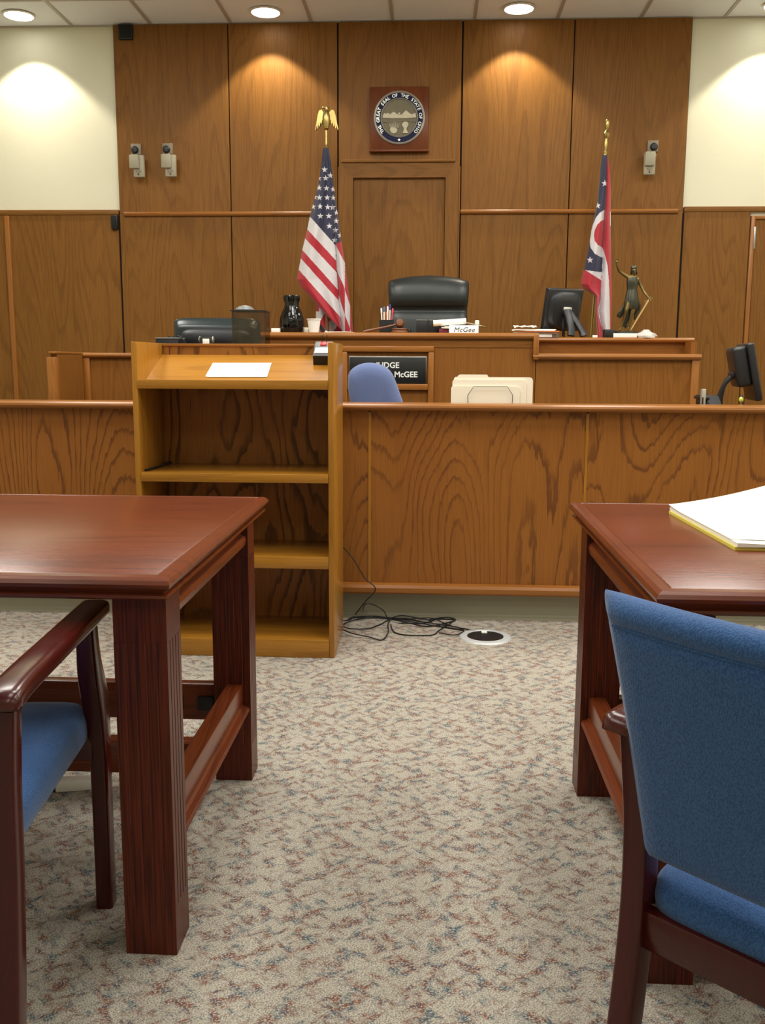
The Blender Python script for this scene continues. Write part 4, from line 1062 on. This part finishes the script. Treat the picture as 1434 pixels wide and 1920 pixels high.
tube(bm, catmull([(.04, -.045, .20), (.045, -.085, .16), (.045, -.11, .08), (.045, -.10, .012)], 6), [(.012, .010)]*19, sec=sec, up=(1, 0, 0))
tube(bm, catmull([(-.02, -.045, .20), (-.02, -.075, .16), (-.02, -.09, .08), (-.02, -.08, .012)], 6), [(.012, .010)]*19, sec=sec, up=(1, 0, 0))
box(bm, -.035, .06, -.062, -.035, .19, .215, .006)
box(bm, -.08, .09, -.13, .06, 0, .014, .005); part('stand', bm, M['mblack'], t, local=True)
# plug, phone base, silver card
g = atY(1389, 749.5, 4.40)
t = thing('cable_plug', (g.x, 4.40, DZ), 'lime green plug on a cable below the sideways monitor', 'plug')
bm = nbm(); ellipsoid(bm, (g.x, 4.40, g.z), (.010, .012, .013)); part('plug_body', bm, M['lime'], t)
bm = nbm(); tube(bm, catmull([(g.x, 4.40, g.z+.004), (g.x+.004, 4.41, g.z+.02), (g.x+.012, 4.40, g.z-.02), (g.x+.014, 4.39, DZ+.006)], 6), .004, 6); part('cable', bm, M['black'], t)
g = atY(1342, 748, 4.5)
g.x -= .034
t = thing('desk_phone', (g.x, 4.5, DZ), 'black desk phone edge showing above the bar left of the sideways monitor', 'phone')
bm = nbm(); prism(bm, [(4.42, DZ), (4.6, DZ), (4.6, g.z+.016), (4.5, g.z+.014), (4.42, DZ+.05)], 'X', g.x-.03, g.x+.045); part('phone_base', bm, M['black'], t)
bm = nbm(); box(bm, g.x-.037, g.x-.01, 4.44, 4.62, g.z-.004, g.z+.012, .006); part('handset', bm, M['black'], t)
g = atY(1314, 740, 4.45)
t = thing('router', (g.x, 4.45, DZ), 'narrow silver box standing on the bar counter left of the black phone', 'box')
bm = nbm(); box(bm, g.x-.009, g.x+.009, 4.40, 4.43, DZ, atY(1314, 729, 4.45).z, .003); part('case', bm, M['silver'], t)
bm = nbm(); box(bm, g.x-.0075, g.x-.002, 4.398, 4.402, DZ, g.z-.01); part('dark_strip', bm, M['black'], t)

# ================================================================== BAR
t = thing('courtroom_bar', (0, 4.2, 0), 'long low oak bar partition with bold grain across the room', 'partition')
BP = 4.13; bx_ = [XL+.02, -3.09, -2.15, -1.21, -.27, .67, 1.61, 2.55, XR-.02]
for x0, x1 in zip(bx_, bx_[1:]):
    bm = nbm(); box(bm, x0+.006, x1-.006, BP, BP+.02, .15, .93); part('panel', bm, M['bar_oak'], t, 0)
for x in bx_[1:-1]:
    bm = nbm(); box(bm, x-.006, x+.006, BP-.003, BP+.02, .15, .925, .001); part('batten', bm, M['lectern_oakZ'], t, 0)
bm = nbm(); box(bm, bx_[0], bx_[-1], BP+.031, BP+.11, 0, .93); part('core', bm, M['bench_oakX'], t, 0)
bm = nbm(); prism(bm, capprof(4.085, 4.25, .932, .962), 'X', bx_[0], bx_[-1]); part('cap_rail', bm, M['trim_oakX'], t, 25)
bm = nbm(); prism(bm, [(BP+.02, .119), (4.100, .119), (4.093, .128), (4.093, .148), (4.102, .160), (4.115, .164), (BP+.02, .166)], 'X', bx_[0], bx_[-1]); part('bottom_rail', bm, M['trim_oakX'], t, 25)
bm = nbm(); prism(bm, [(4.152, .122), (4.152, .02), (4.146, .012), (4.136, .006), (4.134, 0), (4.16, 0), (4.16, .122)], 'X', bx_[0], bx_[-1]); part('cove_base', bm, M['base'], t, 25)

# ================================================================== LECTERN
LX0, LX1, LY0, LY1, LZ = -1.128, -.366, 3.54, 3.90, 1.212
TH = .022
t = thing('lectern', ((LX0+LX1)/2, 3.72, 0), 'golden oak open-backed lectern with shelves in front of the bar', 'lectern')
bm = nbm(); box(bm, LX0, LX0+TH, LY0, LY1, .0, LZ, .003); part('side_panel', bm, M['lectern_oakZ'], t)
bm = nbm(); box(bm, LX1-TH, LX1, LY0, LY1, .0, LZ, .003); part('side_panel', bm, M['lectern_oakZ'], t)
bm = nbm(); box(bm, LX0+TH, LX1-TH, LY1-.018, LY1-.001, .02, LZ-.004); part('back_panel', bm, M['lectern_back'], t, 0)
bm = nbm(); box(bm, LX0+TH, LX1-TH, LY1-.022, LY1+.002, LZ-.013, LZ-.001, .003); part('top_edge', bm, M['trim_oakX'], t)
xi0, xi1 = LX0+TH, LX1-TH
sl = math.atan2(1.166-1.071, 3.882-3.652)
bm = nbm(); prism(bm, [(LY0+.004, 1.046), (LY0+.004, 1.071), (3.652, 1.071), (LY1-.018, 1.166), (LY1-.018, 1.140), (3.66, 1.046)], 'X', xi0, xi1); part('reading_board', bm, M['lectern_oakX'], t, 0)
bm = nbm(); box(bm, LX0+.018, xi1, LY0-.003, LY0+.004, 1.038, 1.072, .002); part('board_lip', bm, M['lectern_oakX'], t)
for z0, z1, dy in ((.686, .720, 0), (.353, .400, .004), (.025, .072, .0)):
    bm = nbm(); box(bm, xi0, xi1, LY0+dy, LY1-.018, z1-.022, z1, .002); s_ = part('shelf', bm, M['lectern_oakX'], t)
    bm = nbm(); box(bm, xi0, xi1, LY0+dy-.004, LY0+dy+.014, z0 if z0 > .1 else .0, z1+.0004, .003); part('shelf_edge', bm, M['lectern_oakX'], s_)
# papers on reading board
def onboard(px, py, lift=0.0):
    # intersect the pixel ray with the sloping board
    n = Vector((0, -math.sin(sl), math.cos(sl))); p0_ = Vector((0, 3.652, 1.071+lift)); d_ = ray(px, py)
    return EYE+d_*((p0_-EYE).dot(n)/d_.dot(n))
def sheet(name, corners, lift, mats, label, cat):
    bm = nbm(); q = [onboard(*c, lift) for c in corners]; n = Vector((0, -math.sin(sl), math.cos(sl)))
    A = [bm.verts.new(v) for v in q]; B = [bm.verts.new(v+n*.0012) for v in q]
    bm.faces.new(A); bm.faces.new(B)
    for i in range(4): bm.faces.new((A[i], A[(i+1) % 4], B[(i+1) % 4], B[i]))
    return tag(finish(name, bm, mats, smooth=0), label, cat)
sheet('paper_sheet', [(399, 681), (503, 681), (493, 706), (385, 706)], .0005, M['cream'], 'cream paper sheet peeking out at left under the white sheet on the lectern', 'paper')
sheet('paper_sheet', [(404, 681), (509, 681), (500.5, 707), (388, 707)], .0022, M['white'], 'bright white paper sheet lying on the lectern board', 'paper')
# timer box
p = onboard(597, 684, .001); n_ = Vector((0, -math.sin(sl), math.cos(sl)))
tb = Vector((-.437, p.y, p.z))
t = thing('timer_box', tb, 'black signal box with red button and white label on the lectern', 'signal box')
ro = Matrix.Rotation(sl, 4, 'X')
def tloc(b): bmesh.ops.transform(b, matrix=ro, verts=b.verts)
def tbx(nm, a, m, bev=.003):
    b = nbm(); box(b, *a, bev); tloc(b); return part(nm, b, M[m], t, local=True)
bm = nbm(); prism(bm, [(0, .001), (.105, .001), (.105, .056), (.012, .042), (0, .038)], 'X', -.036, .036); tloc(bm); part('case', bm, M['black'], t, 20, local=True)
slope = math.atan2(.014, .093)
def onface(nm, x0, x1, u0, u1, h, m):
    b = nbm(); box(b, x0, x1, u0, u1, 0, h, .0015)
    bmesh.ops.transform(b, matrix=ro @ Matrix.Translation((0, .012, .0425)) @ Matrix.Rotation(slope, 4, 'X'), verts=b.verts); return part(nm, b, M[m], t, local=True)
onface('label_plate', -.031, .033, .002, .046, .002, 'white'); onface('control_panel', -.033, .034, .049, .092, .002, 'grey')
onface('red_button', -.013, .013, .056, .080, .008, 'red')
bm = nbm()
for xx in (-.008, .010): tube(bm, catmull([(xx, .095, .054), (xx, .10, .078), (xx, .112, .082), (xx, .122, .06)], 5), .0012, 6)
tloc(bm); part('lead_wire', bm, M['black'], t, local=True)
# strap lying on upper shelf
bm = nbm(); a, b = atZ(275, 884, .722), atZ(317, 866, .722)
tube(bm, [Vector((-1.098, 3.58, .724)), Vector((-1.085, 3.70, .724)), Vector((-1.08, 3.86, .726))], [(.007, .004)]*3, sec=rsec(2, .5), up=(1, 0, 0)); o = finish('strap', bm, M['black']); tag(o, 'black strap lying along the left side of the lectern upper shelf', 'strap')

# ================================================================== COUNSEL TABLES
def table(x_edge, sgn, y0, y1, lx0, lx1, ly, label, outlets):
    """x_edge: the visible side edge; sgn=-1 the table runs to -x, +1 to +x"""
    Lg = 1.85; zt = .762
    xa, xb = (x_edge-Lg, x_edge) if sgn < 0 else (x_edge, x_edge+Lg)
    t = thing('counsel_table', ((xa+xb)/2, (y0+y1)/2, 0), label, 'table', 'counsel tables')
    bm = nbm()
    prof = [(.034, zt), (.030, zt-.0018), (.027, zt), (.012, zt-.001), (.004, zt-.006), (.0, zt-.013), (.002, zt-.020), (.009, zt-.026), (.014, zt-.027), (.016, zt-.032), (.009, zt-.035), (.008, zt-.040), (.014, zt-.044), (.03, zt-.044)]
    def rect(i, z): return [Vector((xa+i, y0+i, z)), Vector((xb-i, y0+i, z)), Vector((xb-i, y1-i, z)), Vector((xa+i, y1-i, z))]
    loft(bm, [rect(i, z) for i, z in prof]); part('table_top', bm, M['table_woodX'], t, 25)
    z1 = zt-.044
    def leg(x0, x1, ya, yb):
        bm = nbm(); e = .0008
        box(bm, x0, x1, ya, yb, 0, .10, e); box(bm, x0, x1, ya, yb, .63, z1, e)
        n = 4; g = .0032; pts = []
        def run(p, q, inward, g):
            out = [p]; d_ = (q-p)
            for k in range(n):
                c = (k+1)/(n+1)
                out += [p+d_*(c-.025), p+d_*c+inward*g, p+d_*(c+.025)]
            return out
        a, b, c, d2 = Vector((x0, ya)), Vector((x1, ya)), Vector((x1, yb)), Vector((x0, yb))
        pts = run(a, b, Vector((0, 1)), .0012)+run(b, c, Vector((-1, 0)), .004)+run(c, d2, Vector((0, -1)), .0012)+run(d2, a, Vector((1, 0)), .004)
        prism(bm, [(v.x, v.y) for v in pts], 'Z', .10, .63)
        return part('leg', bm, M['table_legZ'], t, 20)
    far = (lx0-1.62*1, lx1-1.62) if sgn < 0 else (lx0+1.62, lx1+1.62)
    for a, b in ((lx0, lx1), far):
        leg(a, b, ly[0], ly[1]); leg(a, b, ly[2], ly[3])
        c = (a+b)/2; out = 1 if (sgn < 0) == (a == lx0) else -1
        o0 = b if out > 0 else a
        # side stretcher: board with an outer moulded lip
        bm = nbm()
        pf = [(-.062, .200), (-.062, .277), (-.022, .277), (-.020, .271), (-.021, .222), (-.015, .217), (-.004, .214), (0, .206), (-.006, .196), (-.02, .186), (-.05, .184)]
        prism(bm, [(o0+out*p[0]-out*.002, p[1]) for p in pf], 'Y', ly[1]-.002, ly[2]+.002); part('side_stretcher', bm, M['table_woodY'], t, 20)
        bm = nbm()
        pf = [(-.05, .655), (-.05, z1), (-.018, z1), (-.018, .694), (-.008, .688), (-.004, .678), (-.006, .664), (-.016, .658)]
        prism(bm, [(o0+out*p[0], p[1]) for p in pf], 'Y', ly[1]-.002, ly[2]+.002); part('side_apron', bm, M['table_woodY'], t, 20)
    i0, i1 = (far[1], lx0) if sgn < 0 else (lx1, far[0])
    bm = nbm(); box(bm, i0-.005, i1+.005, ly[2]+.02, ly[2]+.055, .165, .268, .003); bb = part('rear_beam', bm, M['table_woodX'], t)
    if outlets:
        for xo in (-.695, -.61):
            bm = nbm(); box(bm, xo-.022, xo+.022, ly[2]+.010, ly[2]+.021, .195, .235, .003); ob = part('outlet_box', bm, M['black'], bb)
    bm = nbm(); ym = 2.06; box(bm, i0-.04, i1+.04, ym-.022, ym+.022, .20, .2765, .003); part('centre_stretcher', bm, M['table_woodX'], t)
    bm = nbm(); box(bm, i0+.01, i1-.01, ly[2]+.03, ly[2]+.05, .64, z1, .002); part('rear_apron', bm, M['table_woodX'], t)
    return t
table(-.4645, -1, 1.629, 2.668, -.583, -.4825, (1.664, 1.758, 2.442, 2.527), 'dark cherry counsel table at the left, empty top, with fluted legs', True)
table(.386, 1, 1.592, 2.637, .400, .500, (1.632, 1.722, 2.402, 2.490), 'dark cherry counsel table at the right with papers on its top', False)

# documents on right table
ZT = .7622
fl = Vector((.612, 2.46)); nr = Vector((.634, 1.965))
bm = nbm()
def docs(x0, x1, ya, yb, z0, z1, mi, curl=0.0, n=14):
    """a soft slab whose far right corner lifts"""
    G_ = []
    for lay in (0, 1):
        rows = []
        for j in range(n+1):
            row = []
            for i in range(n+1):
                u, v = i/n, j/n
                x = x0+(x1-x0)*u-.02*v; yy = ya+(yb-ya)*v+.10*u*v
                z = (z1 if lay else z0)+curl*(max(0, u*.8+v-.7)**2)*.35+(0 if not lay else -.004*(1-v)*abs(math.sin(u*3)))
                row.append(bm.verts.new((x, yy, z)))
            rows.append(row)
        G_.append(rows)
    for lay in (0, 1):
        for j in range(n):
            for i in range(n):
                f = bm.faces.new((G_[lay][j][i], G_[lay][j][i+1], G_[lay][j+1][i+1], G_[lay][j+1][i])); f.material_index = mi
    per = [(0, i) for i in range(n)]+[(j, n) for j in range(n)]+[(n, i) for i in range(n, 0, -1)]+[(j, 0) for j in range(n, 0, -1)]
    for k in range(len(per)):
        a, b = per[k], per[(k+1) % len(per)]
        f = bm.faces.new((G_[0][a[0]][a[1]], G_[0][b[0]][b[1]], G_[1][b[0]][b[1]], G_[1][a[0]][a[1]])); f.material_index = mi
docs(.632, .97, 1.965, 2.44, ZT, ZT+.007, 0)
o = finish('legal_pad', bm, M['yellow'], smooth=40); tag(o, 'yellow legal pad under the white papers on the right table', 'pad')
bm = nbm(); docs(.636, .97, 1.962, 2.45, ZT+.0072, ZT+.016, 0, .0)
o = finish('paper_stack', bm, M['white'], smooth=40); tag(o, 'stack of white papers on the yellow pad on the right table', 'papers')
bm = nbm(); docs(.634, .97, 2.0, 2.452, ZT+.0162, ZT+.0175, 0, .15)
o = finish('loose_sheet', bm, M['cream'], smooth=40); tag(o, 'cream top sheet with a lifted far corner on the right table', 'paper')

# ================================================================== ARM CHAIRS
def armchair(loc, rz, label):
    t = thing('armchair', loc, label, 'chair', 'blue armchairs at the counsel tables', rz)
    sec = rsec(3, .35)
    for sg in (-1, 1):
        bm = nbm(); tube(bm, catmull([(sg*.272, .272, 0), (sg*.273, .272, .20), (sg*.274, .268, .36), (sg*.275, .250, .45), (sg*.278, .205, .54), (sg*.280, .188, .60), (sg*.280, .185, .645)], 5), [(.0175+.004*math.exp(-((k-17)/6)**2), .022+.008*math.exp(-((k-15)/5)**2)) for k in range(31)], sec=sec, up=(1, 0, 0)); part('leg', bm, M['chair_wood'], t, 40, local=True)
        bm = nbm(); tube(bm, catmull([(sg*.266, -.310, 0), (sg*.266, -.275, .18), (sg*.266, -.252, .36), (sg*.268, -.248, .50), (sg*.274, -.252, .60), (sg*.277, -.254, .640)], 5), [(.0185, .022)]*26, sec=sec, up=(1, 0, 0)); part('leg', bm, M['chair_wood'], t, 40, local=True)
        bm = nbm()
        tube(bm, catmull([(sg*.283, -.290, .648), (sg*.283, -.278, .658), (sg*.282, -.2, .662), (sg*.282, 0, .660), (sg*.282, .18, .658), (sg*.281, .245, .656), (sg*.280, .262, .653)], 5), [(.014, .008)]+[(.026, .014)]*3+[(.0285, .017)]*23+[(.026, .015)]*3+[(.012, .006)], sec=rsec(4, .6), up=(1, 0, 0)); part('armrest', bm, M['chair_wood'], t, 40, local=True)
        bm = nbm(); box(bm, sg*.205-.012, sg*.205+.012, -.24, .25, .345, .384, .004); part('side_rail', bm, M['chair_wood'], t, local=True)
    bm = nbm(); box(bm, -.265, .265, .240, .264, .335, .392, .004); part('front_rail', bm, M['chair_wood'], t, local=True)
    bm = nbm(); box(bm, -.265, .265, -.262, -.238, .330, .388, .004); part('rear_rail', bm, M['chair_wood'], t, local=True)
    # cushion
    bm = nbm()
    def sq(k, z, dome=0.0):
        out = []
        for i in range(56):
            a = 2*math.pi*i/56; c_, s_ = math.cos(a), math.sin(a)
            yy = .016+math.copysign(abs(s_)**.18, s_)*.272*k; out.append(Vector((math.copysign(abs(c_)**.18, c_)*.261*k, yy, z+(.03*yy if z > .41 else 0))))
        return out
    loft(bm, [sq(.965, .380), sq(.992, .386), sq(1, .400), sq(1, .418), sq(.992, .432), sq(.965, .441), sq(.85, .449), sq(.5, .457), sq(.15, .459)]); part('seat_cushion', bm, M['blue_fabric'], t, 180, local=True)
    # upholstered back: raked, concave, rolled top
    bm = nbm(); rows = []
    NZ, NXX = 22, 24
    def P(u, v, th):
        hw = .258+.028*v**1.2; x = hw*u
        y = -.264-.111*v**1.1+.04*u*u*(.3+.7*v); z = .479+.374*v
        roll = .0
        return Vector((x, y+th, z))
    rings = []
    prof = [(.0, .012), (.012, .024)]+[(.04+.85*q/16, .027) for q in range(17)]+[(.905, .0235), (.92, .027), (.94, .0295), (.96, .0285), (.978, .025), (.993, .019), (1.004, .012), (1.01, .004)]
    for v, half in prof:
        ringp = []
        for i in range(NXX+1): u = -1+2*i/NXX; e_ = 1-.75*max(0, abs(u)-.93)/.07; ringp.append(P(u, v, -half*e_))
        for i in range(NXX, -1, -1): u = -1+2*i/NXX; e_ = 1-.75*max(0, abs(u)-.93)/.07; ringp.append(P(u, v, half*e_))
        rings.append(ringp)
    loft(bm, rings); part('backrest', bm, M['blue_fabric'], t, 70, local=True)
    # piped seam under the top edge
    bm = nbm(); pts = [P(-.925+1.85*i/24, .905, -.0245) for i in range(25)]
    tube(bm, pts, .0018, 6); part('seam', bm, M['blue_fabric'], t, 60, local=True)
    return t
c1 = armchair((-.925, 1.535, 0), R(5.5), 'blue upholstered armchair tucked under the left table')
# the same chair again, turned to the right-hand table
def copy_tree(o, parent=None):
    c = o.copy(); COL.objects.link(c)
    if parent: c.parent = parent
    for ch in [x for x in bpy.data.objects if x.parent == o]: copy_tree(ch, c)
    return c
c2_ = copy_tree(c1); c2_.location = (.667, 1.262, 0); c2_.rotation_euler = (0, 0, R(-43)); c2_['label'] = 'blue upholstered armchair turned with its back to the viewer at the right table'

# ================================================================== FLOOR ITEMS
t = thing('floor_outlet', (.236, 3.862, 0), 'round silver floor outlet with a black lid in the carpet', 'outlet')
bm = nbm(); lathe(bm, [(.109, .0), (.105, .005), (.090, .007), (.078, .007), (.076, .005), (.076, .001)], .236, 3.862, 48); part('rim', bm, M['ring'], t)
bm = nbm(); lathe(bm, [(.0755, .001), (.0755, .006), (.07, .007), (0, .0075)], .236, 3.862, 40); part('lid', bm, M['black'], t)
bm = nbm(); box(bm, .222, .246, 3.895, 3.92, .0065, .0115, .002); part('latch', bm, M['white'], t)
def zc(p): return (600+p[0]/2.868, 1000+p[1]/2.868)
loops = [
 [(100, 470), (150, 465), (185, 440), (230, 425), (300, 440), (360, 455), (340, 420)],
 [(120, 490), (180, 470), (280, 450), (370, 455), (450, 470), (560, 490), (640, 500), (770, 520)],
 [(115, 500), (160, 520), (250, 515), (320, 490), (380, 470), (480, 490), (580, 500), (720, 470), (700, 455), (640, 450), (580, 465)],
 [(115, 520), (170, 550), (260, 560), (330, 572), (365, 545), (365, 500), (380, 460)],
 [(380, 490), (400, 530), (470, 545), (600, 545), (640, 520), (690, 490), (725, 460), (690, 447), (630, 455), (560, 480), (420, 480)],
 [(640, 535), (720, 550), (770, 530), (760, 510), (700, 500), (560, 480), (400, 450), (250, 437), (180, 432)],
 [(200, 440), (290, 450), (370, 445), (480, 447), (600, 462), (690, 500), (790, 516), (830, 524)],
 [(360, 470), (430, 455), (520, 452), (600, 470), (560, 485), (470, 470), (380, 458)]]
bm = nbm()
for i, lp in enumerate(loops):
    pts = [atZ(*zc(p), .005) for p in lp]
    pts = [Vector((min(p.x, 4), min(p.y, 4.12), .0035+.004*(i % 4)*(.5+.5*math.sin(k*1.7)))) for k, p in enumerate(pts)]
    tube(bm, catmull(pts, 6), .0028, 6)
lp = [atY(*zc(p), 4.06) for p in [(120, 70), (180, 140), (240, 240), (298, 300), (240, 370)]]+[atZ(*zc((185, 440)), .006), atZ(*zc((150, 463)), .005)]
tube(bm, catmull(lp, 6), .0026, 6)
lp = [atZ(*zc((360, 455)), .006), atY(*zc((340, 415)), 4.06), atY(*zc((285, 383)), 4.07), atY(*zc((240, 382)), 4.06), atZ(*zc((230, 425)), .006)]
tube(bm, catmull(lp, 6), .0026, 6)
o = finish('floor_cable', bm, M['black'], smooth=60); tag(o, 'tangle of thin black cords on the carpet beside the lectern', 'cords')
# power strip under the left table
t = thing('power_strip', (-.95, 2.37, 0), 'white power strip with a black plug on the carpet under the left table', 'power strip')
bm = nbm(); box(bm, -.05, .09, -.022, .022, 0, .03, .006, rot=Matrix.Rotation(R(14), 3, 'Z')); part('strip_body', bm, M['white'], t, local=True)
bm = nbm(); box(bm, -.16, -.075, -.02, .02, 0, .026, .006, rot=Matrix.Rotation(R(10), 3, 'Z')); part('adapter', bm, M['ivory'], t, local=True)
bm = nbm(); box(bm, -.078, -.044, -.035, .02, 0, .04, .008); part('plug', bm, M['black'], t, local=True)
bm = nbm(); tube(bm, catmull([(-.06, .0, .036), (-.08, .06, .05), (-.2, .1, .01), (-.4, .12, .004)], 6), .004, 6); part('cord', bm, M['black'], t, local=True)

# clean-up of working properties
for o in bpy.data.objects:
    if '_abs' in o: del o['_abs']
# ------------------------------------------------------------------ colour management
vs = SC.view_settings; vs.view_transform = 'Standard'; vs.look = 'None'; vs.exposure = 0.2; vs.gamma = 1; vs.use_curve_mapping = False
